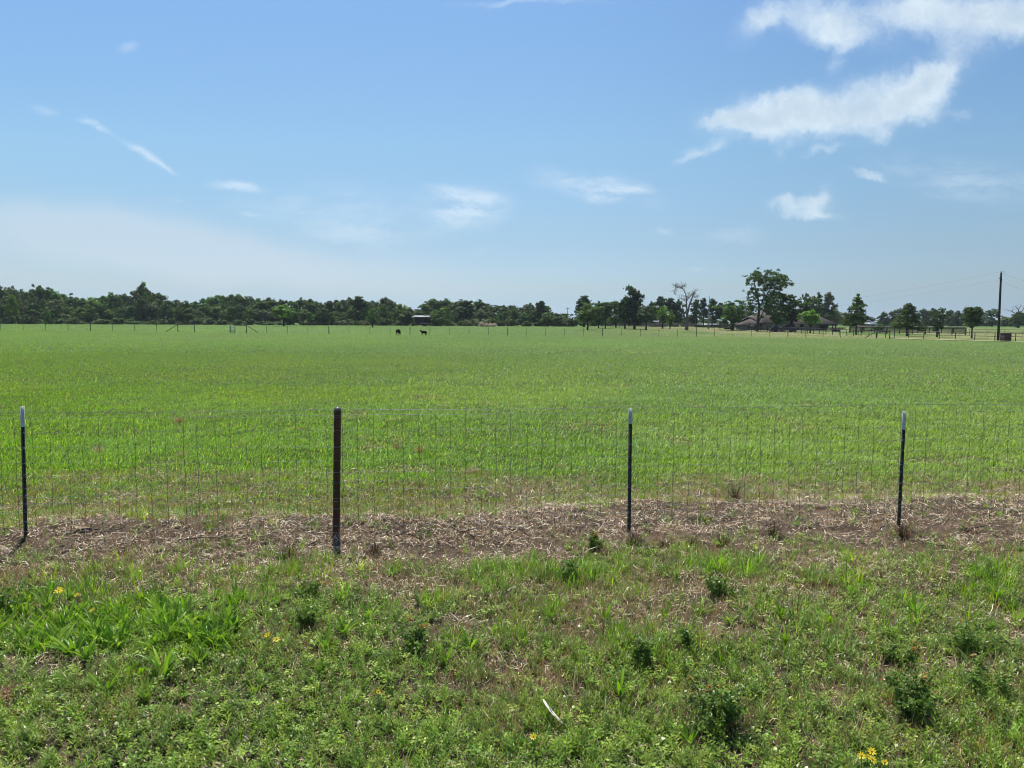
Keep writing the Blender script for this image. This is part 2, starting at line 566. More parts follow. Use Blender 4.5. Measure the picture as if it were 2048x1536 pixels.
# ------------------------------------------------------------------ blades, straws and small leaves (all vectorised)
def blade_mesh(P, h, w, az, lean, curve, colr, segs=3, wprof=0.75, faceaz=None):
    N = len(P)
    ts = np.linspace(0, 1, segs + 1)
    d = np.stack([np.cos(az), np.sin(az), np.zeros(N)], 1)
    fa = az + math.pi / 2 if faceaz is None else faceaz
    side = np.stack([np.cos(fa), np.sin(fa), np.zeros(N)], 1)
    rows = []
    cen = P.copy()
    for i, t in enumerate(ts):
        if i > 0:
            ang = lean + curve * (t - 0.5 / segs)
            cen = cen + (h / segs)[:, None] * (np.cos(ang)[:, None] * np.array([0, 0, 1.0]) + np.sin(ang)[:, None] * d)
        if i < segs:
            ww = (w * (1 - t ** 2) ** wprof * (0.75 + 0.5 * min(1, t * 2.5)) * 0.5)[:, None]
            rows.append(cen - side * ww); rows.append(cen + side * ww)
        else:
            rows.append(cen)
    V = np.stack(rows, 1)                                  # N, 2*segs+1, 3
    k = 2 * segs + 1
    tri = []
    for i in range(segs - 1):
        a = 2 * i
        tri += [(a, a + 1, a + 3), (a, a + 3, a + 2)]
    a = 2 * (segs - 1)
    tri.append((a, a + 1, a + 2))
    tri = np.array(tri)
    F = (np.arange(N)[:, None, None] * k + tri[None]).reshape(-1, 3)
    C = np.repeat(colr[:, None, :], k, 1)
    return V.reshape(-1, 3), F, C.reshape(-1, 3)


def straw_mesh(P, L, w, az, pitch, bend, colr):
    """lying bits of straw: bent ribbons of three cross-sections"""
    N = len(P)
    d = np.stack([np.cos(az) * np.cos(pitch), np.sin(az) * np.cos(pitch), np.sin(pitch)], 1)
    s = np.stack([-np.sin(az), np.cos(az), rng.uniform(-.6, .6, N)], 1)
    up = np.cross(d, s)
    a = P - d * L[:, None] / 2; b = P + s * (bend * L)[:, None] + up * (np.abs(bend) * L * 0.5)[:, None]; c = P + d * L[:, None] / 2
    sw = s * (w / 2)[:, None]
    V = np.stack([a - sw * .6, a + sw * .6, b - sw, b + sw, c - sw * .4, c + sw * .4], 1)
    tri = np.array([(0, 1, 3, 2), (2, 3, 5, 4)])
    F = (np.arange(N)[:, None, None] * 6 + tri[None]).reshape(-1, 4)
    C = np.repeat(colr[:, None, :], 6, 1)
    return V.reshape(-1, 3), F, C.reshape(-1, 3)


def plant_template(kind, seed):
    """a small plant: list of leaves (4 vertices each), returns V, F(quads), shade"""
    r = np.random.default_rng(seed)
    V = []; S = []
    if kind == 'creeper':          # low, many narrow leaflets up short sprawling stems
        for st in range(r.integers(4, 7)):
            a = r.uniform(0, 6.283); ln = r.uniform(.03, .075); el = r.uniform(.5, 1.35)
            dv = np.array([math.cos(a) * math.cos(el), math.sin(a) * math.cos(el), math.sin(el)])
            for k in range(7):
                t = (k + 1) / 7
                p = dv * ln * t
                b = a + k * 2.4 + r.uniform(-.4, .4)
                lv = np.array([math.cos(b), math.sin(b), r.uniform(.15, .9)]); lv /= np.linalg.norm(lv)
                l = r.uniform(.012, .024) * (1.1 - .3 * t); w = l * r.uniform(.28, .42)
                sd_ = np.cross(lv, [0, 0, 1]); sd_ /= np.linalg.norm(sd_)
                V.append([p, p + lv * l * .5 - sd_ * w * .5, p + lv * l, p + lv * l * .5 + sd_ * w * .5]); S.append(r.uniform(.75, 1.25))
    elif kind == 'round':          # clover-like round leaves
        for k in range(r.integers(9, 15)):
            a = r.uniform(0, 6.283); rad = r.uniform(.0, .05); hgt = r.uniform(.015, .05)
            p = np.array([math.cos(a) * rad, math.sin(a) * rad, hgt])
            b = r.uniform(0, 6.283); lv = np.array([math.cos(b), math.sin(b), r.uniform(-.2, .5)]); lv /= np.linalg.norm(lv)
            l = r.uniform(.014, .026); w = l * r.uniform(.6, .8)
            sd_ = np.cross(lv, [0, 0, 1]); sd_ /= np.linalg.norm(sd_)
            V.append([p, p + lv * l * .55 - sd_ * w * .5, p + lv * l, p + lv * l * .55 + sd_ * w * .5]); S.append(r.uniform(.75, 1.25))
    elif kind == 'upright':        # feathery stem, whorls of leaves
        ht = r.uniform(.08, .15)
        for k in range(26):
            t = (k + 2) / 28; p = np.array([.01 * math.sin(t * 3), .01 * math.cos(t * 2), ht * t])
            b = k * 2.4 + r.uniform(-.3, .3); lv = np.array([math.cos(b), math.sin(b), r.uniform(.4, 1.1)]); lv /= np.linalg.norm(lv)
            l = r.uniform(.022, .036) * (1.15 - .6 * t); w = l * .22
            sd_ = np.cross(lv, [0, 0, 1]); sd_ /= np.linalg.norm(sd_)
            V.append([p, p + lv * l * .5 - sd_ * w * .5, p + lv * l, p + lv * l * .5 + sd_ * w * .5]); S.append(r.uniform(.8, 1.2))
    V = np.array(V).reshape(-1, 3)
    n = len(V) // 4
    F = np.arange(n)[:, None] * 4 + np.array([[0, 1, 2, 3]])
    return V, F, np.repeat(np.array(S), 4)


def scatter_template(tmpl, P, rz, sc, colr):
    V, F, S = tmpl
    N = len(P); k = len(V)
    c, s = np.cos(rz) * sc, np.sin(rz) * sc
    X = V[None, :, 0] * c[:, None] - V[None, :, 1] * s[:, None] + P[:, 0:1]
    Y = V[None, :, 0] * s[:, None] + V[None, :, 1] * c[:, None] + P[:, 1:2]
    Z = V[None, :, 2] * sc[:, None] + P[:, 2:3]
    VV = np.stack([X, Y, Z], -1).reshape(-1, 3)
    FF = (np.arange(N)[:, None, None] * k + F[None]).reshape(-1, F.shape[1])
    CC = (colr[:, None, :] * S[None, :, None]).reshape(-1, 3)
    return VV, FF, CC


def join(parts):
    Vs, Fs, Cs = [], [], []
    n = 0
    for V, F, C in parts:
        Vs.append(V); Fs.append(F + n); Cs.append(C); n += len(V)
    tri = [f for f in Fs if f.shape[1] == 3]; quad = [f for f in Fs if f.shape[1] == 4]
    F = []
    if tri: F.append(np.concatenate(tri))
    if quad: F.append(np.concatenate(quad))
    return np.concatenate(Vs), F, np.concatenate(Cs)


def wedge(n, y0, y1, pw=0.0, margin=1.3, k=0.70):
    """random points in the wedge the camera looks over (with a margin at the sides); density ~ Y^pw"""
    # area element ~ (k*Y+margin) dY ; rejection-free inverse by table
    yy = np.linspace(y0, y1, 4000)
    w = (k * yy + margin) * yy ** pw
    cdf = np.cumsum(w); cdf /= cdf[-1]
    Y = np.interp(rng.random(n), cdf, yy)
    X = rng.uniform(-1, 1, n) * (k * Y + margin)
    return X, Y


def mixcol(cols, wts, n, jit=0.15):
    cols = np.array(cols); wts = np.array(wts, float); wts /= wts.sum()
    i = rng.choice(len(cols), n, p=wts)
    c = cols[i] * rng.uniform(1 - jit, 1 + jit, (n, 1)) * rng.uniform(1 - jit * .4, 1 + jit * .4, (n, 3))
    return c


G_BRIGHT = (0.205, 0.325, 0.028); G_MID = (0.140, 0.250, 0.026); G_DEEP = (0.060, 0.130, 0.020); G_BLUE = (0.18, 0.27, 0.115)
G_YEL = (0.30, 0.36, 0.05); TAN = (0.46, 0.36, 0.22); PALE = (0.62, 0.53, 0.37); BROWN = (0.22, 0.145, 0.09); RUST = (0.30, 0.14, 0.06)


def build_pasture():
    parts = []
    # near and middle pasture: blade by blade; farther off fewer, broader tufts
    bands = [(8.3, 14, 230000, 3, .68, 1.15), (14, 26, 300000, 3, .64, 1.35), (26, 55, 340000, 2, .68, 1.9), (55, 150, 240000, 2, .85, 4.2),
             (150, 290, 60000, 2, 1.1, 12.0)]
    for (y0, y1, n, segs, hs, ws) in bands:
        X, Y = wedge(n, y0, y1, -1.0, 1.6, 0.72)
        c = cover(X, Y)
        dens = np.clip(c['past'] + 0.22 * c['mid'], 0, 1)
        bald = 0.55 * sstep(0.69, 0.80, fbm(X * 0.8 + 2, Y * 0.5, 91, 4)) * (Y < 40)
        keep = rng.random(n) < dens * (1 - 0.75 * bald)
        X, Y = X[keep], Y[keep]; bald = bald[keep]; past = c['past'][keep]
        N = len(X)
        P = np.stack([X, Y, terrain(X, Y) - 0.005], 1)
        tone = .5 * fbm(X * 0.30, Y * 0.30, 14, 4) + .5 * fbm(X * 0.07, Y * 0.11, 19, 4)               # taller streaks across the field; their greyer colour is painted glint
        tone2 = fbm(X * 0.09, Y * 0.035, 24, 3)
        h = rng.uniform(0.09, 0.23, N) * (0.75 + 0.5 * tone) * hs * (0.55 + 0.45 * past)
        w = rng.uniform(0.0045, 0.0085, N) * ws
        az = rng.normal(-0.1, 1.0, N)
        lean = np.abs(rng.normal(0.45, 0.35, N))
        curve = rng.uniform(0.4, 2.4, N)
        col = mixcol([G_BRIGHT, G_MID, G_DEEP, G_BLUE, G_YEL, TAN], [.34, .30, .12, .11, .10, .03], N)
        t = sstep(0.44, 0.60, tone)[:, None]
        col = col * (1 - .45 * t) + np.array(G_BLUE) * 1.05 * .45 * t
        yl = sstep(0.50, 0.66, fbm(X * .16 + 9, Y * .13, 15, 3))[:, None]
        col = col * (1 - .3 * yl) + np.array(G_YEL) * .3 * yl
        t2 = sstep(0.35, 0.65, tone2)[:, None]
        col = col * (0.93 + 0.14 * t2) * np.exp(rng.normal(0, .33, (N, 1)))  # random blade brightness imitates the sparkle of glints
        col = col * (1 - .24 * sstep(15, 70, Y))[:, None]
        dry = rng.random(N) < bald * 0.6 + (1 - past) * 0.22
        col[dry] = mixcol([TAN, PALE, BROWN], [.5, .3, .3], int(dry.sum()))
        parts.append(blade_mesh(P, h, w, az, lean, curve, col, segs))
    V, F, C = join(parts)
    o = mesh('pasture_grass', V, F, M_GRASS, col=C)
    tag(o, 'bright green pasture grass growing across the whole field beyond the wire fence', kind='stuff')


def build_litter():
    n = 230000
    X, Y = wedge(n, 3.3, 12.5, -0.6, 1.5, 0.72)
    c = cover(X, Y)
    dens = np.clip(c['strip'] * 1.0 + c['mid'] * 0.42 + c['front'] * (0.35 + .8 * sstep(.50, .60, fbm(X * 1.3 + 4, Y * 1.9 + 2, 140, 4))) + 0.10, 0, 1) * (1 - 0.9 * c['past'])
    dens *= 0.15 + 1.25 * sstep(.3, .62, fbm(X * 2.2, Y * 3, 66, 4))
    dens *= np.where(Y < 6.2, .8, 1)
    keep = rng.random(n) < dens
    X, Y = X[keep], Y[keep]; N = len(X)
    P = np.stack([X, Y, terrain(X, Y) + np.abs(rng.normal(0.008, 0.018, N))], 1)
    L = rng.gamma(2.2, 0.022, N) + 0.015
    L = np.minimum(L, 0.22)
    w = rng.uniform(0.0022, 0.0085, N) * np.clip(Y / 7.5, .42, 1)
    L = L * np.clip(Y / 7, .6, 1)
    col = mixcol([(0.54, 0.43, 0.30), (0.80, 0.70, 0.54), (0.26, 0.19, 0.13), (0.07, 0.052, 0.04), (0.36, 0.25, 0.16)], [.28, .24, .18, .22, .08], N, .25)
    V, F, C = straw_mesh(P, L, w, rng.uniform(0, 6.283, N), rng.normal(0.06, 0.38, N), rng.normal(0, .10, N), col)
    # leaf and bark crumbs
    n2 = 90000
    X, Y = wedge(n2, 3.3, 11.5, -0.6, 1.5, 0.72)
    c = cover(X, Y)
    keep = rng.random(n2) < np.clip(c['strip'] * 1.0 + c['front'] * 0.35 + c['mid'] * .3, 0, 1)
    X, Y = X[keep], Y[keep]; N = len(X)
    P = np.stack([X, Y, terrain(X, Y) + np.abs(rng.normal(0.004, 0.01, N))], 1)
    col = mixcol([(0.38, 0.27, 0.20), (0.17, 0.12, 0.09), (0.52, 0.40, 0.30)], [.4, .35, .25], N, .25)
    p2 = straw_mesh(P, rng.uniform(.008, .03, N) * np.clip(Y / 7, .6, 1), rng.uniform(.006, .016, N) * np.clip(Y / 7, .5, 1), rng.uniform(0, 6.283, N), rng.normal(0, .5, N), rng.normal(0, .15, N), col)
    V, F, C = join([(V, F, C), p2])
    o = mesh('straw_litter', V, F, M_DRY, col=C)
    tag(o, 'tan and brown straw and chopped dead stems lying under the wire fence', kind='stuff')


def build_verge():
    # thin brown-red dry grass standing among the green
    n = 150000
    X, Y = wedge(n, 3.3, 11.0, -0.5, 1.5, 0.72)
    c = cover(X, Y)
    patch = sstep(0.50, 0.68, fbm(X * 1.3 + 7, Y * 1.6, 82, 3))
    dzone = sstep(-2.1, -1.2, c['v']) + .9 * np.exp(-((X - 1.1) / 1.3) ** 2) * (Y > 4.0) + .5 * sstep(1.5, 2.5, X)
    dens = (c['front'] * 0.8 + c['mid'] * 0.8 + c['strip'] * 0.14) * (0.16 + patch + .55 * np.clip(dzone, 0, 1))
    keep = rng.random(n) < dens
    X, Y = X[keep], Y[keep]; N = len(X)
    P = np.stack([X, Y, terrain(X, Y) - 0.004], 1)
    col = mixcol([(0.36, 0.20, 0.10), (0.50, 0.33, 0.17), (0.66, 0.53, 0.32), (0.30, 0.30, 0.09)], [.34, .3, .20, .16], N, .25)
    b = blade_mesh(P, rng.uniform(.04, .16, N), rng.uniform(.002, .004, N), rng.uniform(0, 6.283, N), np.abs(rng.normal(.2, .25, N)), rng.uniform(0, .8, N), col, 2)
    V, F, C = b
    o = mesh('dry_verge_grass', V, F, M_DRY, col=C)
    tag(o, 'thin reddish brown dry grass standing between the green weeds in front of the fence', kind='stuff')

    # green grass tufts in front of the fence and in the patchy zone behind it
    tufts = []
    n = 9000
    X, Y = wedge(n, 3.4, 11.5, -0.3, 1.5, 0.72)
    c = cover(X, Y)
    patch = sstep(0.46, 0.66, fbm(X * 1.0 + 3, Y * 1.5 + 9, 101, 3))
    band = sstep(4.6, 5.2, Y) * (1 - sstep(6.6, 7.4, Y))
    dens = c['front'] * (0.10 + 0.75 * patch) * (0.25 + 0.75 * band) + c['mid'] * 0.40 + c['strip'] * 0.05
    keep = rng.random(n) < dens
    X, Y = X[keep], Y[keep]
    per = 26
    TX = np.repeat(X, per) + rng.normal(0, .035, len(X) * per)
    TY = np.repeat(Y, per) + rng.normal(0, .035, len(X) * per)
    N = len(TX)
    hh = np.repeat(rng.uniform(.06, .15, len(X)) * (1 + .55 * band[keep]), per) * rng.uniform(.55, 1.15, N)
    hh = np.where(TY > 8.6, hh * .7, hh)
    P = np.stack([TX, TY, terrain(TX, TY) - .004], 1)
    tcol = np.repeat(mixcol([G_BRIGHT, G_MID, G_DEEP, G_BLUE, G_YEL], [.36, .3, .1, .12, .14], len(X), .15), per, 0) * rng.uniform(.65, 1.35, (N, 1))
    out = np.arctan2(TY - np.repeat(Y, per), TX - np.repeat(X, per))
    b = blade_mesh(P, hh, rng.uniform(.003, .0065, N), out, np.abs(rng.normal(.3, .25, N)), rng.uniform(.2, 1.4, N), tcol, 3)
    V, F, C = b
    o = mesh('verge_grass', V, F, M_GRASS, col=C * 1.12)
    tag(o, 'fresh green grass tufts growing thickly on both sides of the straw strip', kind='stuff')

    # creeping leafy ground cover
    parts = []
    for i, (kind, n, colr) in enumerate([('creeper', 14000, [(.12, .22, .032), (.18, .29, .045), (.075, .145, .03)]), ('creeper', 14000, [(.15, .26, .04), (.09, .17, .03), (.21, .31, .06)]),
                                         ('creeper', 9000, [(.13, .22, .05), (.19, .27, .08), (.08, .15, .035)]), ('round', 7000, [(.16, .27, .045), (.24, .34, .10), (.11, .20, .04)]),
                                         ('upright', 3200, [(.11, .21, .035), (.16, .26, .05), (.07, .135, .03)]), ('upright', 2400, [(.13, .24, .04), (.09, .16, .03), (.17, .27, .05)])]):
        X, Y = wedge(n, 3.3, 11.8 if kind != 'upright' else 8.5, -0.75, 1.5, 0.72)
        c = cover(X, Y)
        patch = fbm(X * 1.6 + i, Y * 1.9, 120 + i, 3)
        lush = 1 - .85 * sstep(.53, .62, fbm(X * 1.3 + 4, Y * 1.9 + 2, 140, 4))          # bare and dry openings shared by all kinds
        lush = np.where(Y < 4.35, np.maximum(lush, .75), lush)
        dens = np.clip((c['low'] * 1.25 * sstep(.20, .42, patch) + c['front'] * sstep(.36, .58, patch) * .95) * lush + c['mid'] * .40 * sstep(.4, .6, patch) + c['strip'] * .03, 0, 1)
        keep = rng.random(n) < dens
        X, Y = X[keep], Y[keep]; N = len(X)
        if not N: continue
        P = np.stack([X, Y, terrain(X, Y) - .002], 1)
        parts.append(scatter_template(plant_template(kind, 500 + i), P, rng.uniform(0, 6.283, N), rng.uniform(.75, 1.5, N), mixcol(colr, [1, 1, 1], N, .2) * rng.uniform(.7, 1.35, (N, 1))))
    V, F, C = join(parts)
    o = mesh('creeping_weeds', V, F, M_WEED, col=C)
    tag(o, 'low creeping leafy weeds matted over the ground nearest the viewer', kind='stuff')


build_pasture()
build_litter()
build_verge()

# ------------------------------------------------------------------ near wire fence
M_TPOST = mat_plain('dark_green_post_paint', (0.012, 0.016, 0.013), (0.020, 0.018, 0.014), 30, 0.45)
M_WHITE = mat_plain('white_post_paint', (0.52, 0.54, 0.54), (0.38, 0.40, 0.40), 25, 0.5)
M_PIPE = mat_plain('rusty_pipe', (0.105, 0.042, 0.024), (0.040, 0.020, 0.014), 9, 0.8, bump=0.6, stretch=(1, 1, .35))
M_WIRE = mat_plain('galvanised_wire', (0.25, 0.26, 0.25), (0.10, 0.11, 0.10), 20, 0.5, metal=0.2, spec=.3)
M_STAY = mat_plain('weathered_wire', (0.10, 0.11, 0.10), (0.055, 0.06, 0.055), 20, 0.7, spec=.2)


def fence_pt(k):
    """near-fence post k: x and depth"""
    Y = 7.4 * (1 + 0.0359 * k)
    X = (-976 + 614.5 * k) / 1500.0 * 7.4
    return X, Y


def build_near_fence():
    root = empty('wire_fence', (0, 0, 0))
    tag(root, 'woven wire fence on one rusty round post and three thin white-tipped dark posts', 'fence')
    k0, k1 = -0.55, 3.95
    base = lambda x, y: tz(x, y)
    # horizontal wires of the mesh: heights above ground
    zs = [1.285, 1.125, 0.972, 0.835, 0.712, 0.60, 0.50, 0.41, 0.32, 0.235, 0.155, 0.075]
    mb = MB()
    n = 260
    def line(k, z, wob=0.006, seed=0):
        x, y = fence_pt(k)
        sag = 0.0
        return (x, y - 0.045, z + 0.02 * math.sin(k * 1.3 + seed) * (1 if z < 1.2 else .3) + wob * (float(vnoise(k * 6, seed * 3.1, 5)) - .5) + 0.008 * k)
    for i, z in enumerate(zs):
        mb.tube([line(k0 + (k1 - k0) * j / n, z, .012, i) for j in range(n + 1)], 0.0016 if i else 0.0019, 3, cap=False)
    mb.build('mesh_wire', M_WIRE, root)
    st = MB()
    spacing = 0.158 / (614.5 / 1500 * 7.4)
    k = k0
    j = 0
    while k < k1:
        kk = k + 0.01 * (random.random() - .5)
        pts = []
        for i, z in enumerate(zs):
            x, y, zz = line(kk, z, .012, i)
            pts.append((x + 0.006 * math.sin(i * 1.7 + j), y, zz))
        st.tube(pts, 0.0019, 3, cap=False)
        for i in range(0, len(pts)):                       # the knots that tie stay to wire
            x, y, z = pts[i]
            st.bar((x - .007, y - .002, z - .003), (x + .007, y - .002, z + .003), 0.0034, 3)
        k += spacing; j += 1
    st.build('stay_wire', M_STAY, root)
    tw = MB()
    pts = [(fence_pt(k0 + (k1 - k0) * j / n)[0], fence_pt(k0 + (k1 - k0) * j / n)[1] - .045, 1.352 + .012 * (k0 + (k1 - k0) * j / n) - 0.018 * abs(math.sin(math.pi * (k0 + (k1 - k0) * j / n)))) for j in range(n + 1)]
    tw.tube(pts, 0.0022, 4, cap=False)
    m = int((k1 - k0) * 24)
    for j in range(m):
        f = (j + .5) / m * n; a = int(f); t = f - a
        p = [pts[a][q] * (1 - t) + pts[a + 1][q] * t for q in range(3)]
        for s_ in (-1, 1):
            tw.bar((p[0] + .004, p[1], p[2]), (p[0] + .004 - .006 * s_, p[1] - .006, p[2] + .014 * s_), .0014, 3)
            tw.bar((p[0] - .004, p[1], p[2]), (p[0] - .004 + .006 * s_, p[1] + .006, p[2] - .014 * s_), .0014, 3)
    tw.build('barbed_wire', M_WIRE, root)

    # thin T-shaped posts (k, tip x, top y, base x, base y in the photo, tip length)
    for k, xt, yt, xb, yb, tip, lab in [(0, 44.5, 813, 52, 1102, .205, 'dark thin post with white tip, leaning slightly, leftmost'),
                                        (2, 1261, 817, 1258, 1068, .165, None), (3, 1809, 823, 1797, 1056, .20, 'dark thin post with white tip, leaning to the right')]:
        X, Y = fence_pt(k)
        xb_ = at(xb, Y, yb); zb = zat(xb, yb, Y)
        xt_ = at(xt, Y, yt); zt = zat(xt, yt, Y)
        zg = tz(xb_, Y)
        zb = min(zb, zg) - 0.05
        prof = [(-.019, -.003), (.019, -.003), (.019, .002), (.003, .002), (.003, .027), (-.003, .027), (-.003, .002), (-.019, .002)]
        def extr(t0, t1, grow=0.0):
            A = np.array([xb_, Y, zb]); B = np.array([xt_, Y, zt])
            V = []
            for t in (t0, t1):
                c = A + (B - A) * t
                for (a, b) in prof:
                    V.append((c[0] + a * (1 + grow), c[1] + b * (1 + grow) - .004 * grow, c[2]))
            m_ = MB(); q = len(prof)
            Q = [(i, (i + 1) % q, q + (i + 1) % q, q + i) for i in range(q)]
            T = [(q + 0, q + 1, q + 2), (q + 0, q + 2, q + 7), (q + 3, q + 4, q + 5), (q + 3, q + 5, q + 6)]
            m_.add(V, Q, T)
            return m_
        tot = zt - zb
        body = extr(0, 1 - tip / tot)
        q = 0.0
        while q < tot - tip - .03:                            # studs up the face of the post
            t = q / tot
            cx = xb_ + (xt_ - xb_) * t; cz = zb + tot * t
            body.box(-.006, .006, -.0085, -.0025, 0, .018, at_=(cx, Y, cz)); q += .054
        p = body.build('fence_post', M_TPOST, root)
        if lab: p['label'] = lab
        extr(1 - tip / tot, 1.0, .05).build('painted_tip', M_WHITE, p)
        for z in (0.976, .712, .50, .235):
            t = (z - zb) / tot; cx = xb_ + (xt_ - xb_) * t
            c = MB()
            c.tube([(cx - .034, Y - .045, z + .006), (cx - .022, Y - .012, z), (cx, Y - .012, z - .002), (cx + .022, Y - .012, z), (cx + .034, Y - .045, z + .006)], .0026, 4)
            c.tube([(cx - .022, Y - .012, z), (cx - .012, Y + .03, z), (cx + .012, Y + .03, z), (cx + .022, Y - .012, z)], .0026, 4)
            c.build('wire_clip', M_WIRE, p)
    X, Y = fence_pt(1)
    xb_ = at(672, Y, 1085); xt_ = at(675, Y, 815); zt = zat(675, 816, Y)
    body = MB()
    zb = tz(xb_, Y) - .15
    r = .0365
    pts = [(xb_ + (xt_ - xb_) * t, Y, zb + (zt - .012 - zb) * t) for t in np.linspace(0, 1, 10)]
    body.tube(pts, r, 24)
    p = body.build('fence_post', M_PIPE, root, smooth=True)
    p['label'] = 'round rusty brown pipe post with domed cap'
    cap = MB()
    cap.tube([(xt_, Y, zt - .06), (xt_, Y, zt - .015), (xt_, Y, zt), (xt_, Y, zt + .008), (xt_, Y, zt + .012)], [r * 1.07, r * 1.07, r * .9, r * .5, r * .05], 24)
    cap.build('post_cap', mat_plain('dull_cap', (0.05, 0.045, 0.042), (0.03, 0.025, 0.022), 20, .4), p, smooth=True)
    for z in (1.352, 1.285, .972, .712, .60, .41, .32, .155):
        t = (z - zb) / (zt - zb); cx = xb_ + (xt_ - xb_) * t
        c = MB()
        a = np.linspace(0, 2 * math.pi, 17)
        c.tube([(cx + math.cos(q) * (r + .004), Y + math.sin(q) * (r + .004), z + .008 * math.sin(q)) for q in a], .0022, 4, cap=False)
        c.build('wire_tie', M_WIRE, p)


build_near_fence()

# ------------------------------------------------------------------ trees
def leaf_quads(C, size, nrm, colr, r):
    """rhombic leaf sprays centred at C"""
    N = len(C)
    t = r.normal(0, 1, (N, 3)); t -= (t * nrm).sum(1)[:, None] * nrm
    t /= np.linalg.norm(t, axis=1)[:, None] + 1e-9
    b = np.cross(nrm, t)
    s = size[:, None]
    V = np.stack([C - t * s, C - b * s * .55 + nrm * s * .12, C + t * s, C + b * s * .55 + nrm * s * .12], 1).reshape(-1, 3)
    F = np.arange(N)[:, None] * 4 + np.array([[0, 1, 2, 3]])
    return V, F, np.repeat(colr, 4, 0)


def clump_leaves(clumps, leaf, per, cols, r, flat=0.8, aspect=None):
    """clumps: (x,y,z,rad). Leaves on a ragged shell of each clump, denser towards its top."""
    Cs, Ss, Ns, Ks = [], [], [], []
    for (x, y, z, rad) in clumps:
        n = max(6, int(per * (rad ** 2)))
        d = r.normal(0, 1, (n, 3)); d /= np.linalg.norm(d, axis=1)[:, None]
        d[:, 2] = np.where(d[:, 2] < -.5, -d[:, 2], d[:, 2])
        q = r.uniform(.25, 1.0, n) ** .6 * (1 + .30 * r.normal(0, 1, n))
        P = d * q[:, None] * rad
        P[:, 2] *= flat
        Cs.append(P + (x, y, z))
        nn = d + r.normal(0, .7, (n, 3)) + (0, 0, .35); nn /= np.linalg.norm(nn, axis=1)[:, None]
        Ns.append(nn)
        Ss.append(leaf * r.uniform(.6, 1.35, n))
        base = np.array(cols[r.integers(len(cols))]) * r.uniform(.65, 1.4)
        Ks.append(base[None, :] * r.uniform(.75, 1.3, (n, 1)))
    return leaf_quads(np.concatenate(Cs), np.concatenate(Ss), np.concatenate(Ns), np.concatenate(Ks), r)


TREE_H = 10.0      # prototypes are built 10 m tall, then scaled
COLS_DARK = [(0.066, 0.115, 0.038), (0.087, 0.147, 0.04), (0.055, 0.098, 0.038), (0.105, 0.169, 0.045)]
COLS_MID = [(0.098, 0.175, 0.04), (0.129, 0.213, 0.045), (0.081, 0.144, 0.04)]
COLS_LIGHT = [(0.154, 0.252, 0.035), (0.127, 0.221, 0.035), (0.187, 0.284, 0.04)]
COLS_GREY = [(0.112, 0.156, 0.071), (0.138, 0.175, 0.085), (0.092, 0.128, 0.065)]
COLS_PINE = [(0.05, 0.09, 0.04), (0.066, 0.11, 0.043), (0.042, 0.075, 0.038)]


def limb(mb, a, b, r0, r1, r, bend=.12, n=6, sides=6):
    a = np.array(a, float); b = np.array(b, float)
    L = np.linalg.norm(b - a)
    off = r.normal(0, 1, 3) * L * bend
    pts = []
    for t in np.linspace(0, 1, n):
        pts.append(a + (b - a) * t + off * math.sin(t * math.pi) + r.normal(0, .012, 3) * L * (0 < t < 1))
    mb.tube(pts, np.linspace(r0, r1, n), sides, cap=False)
    return pts


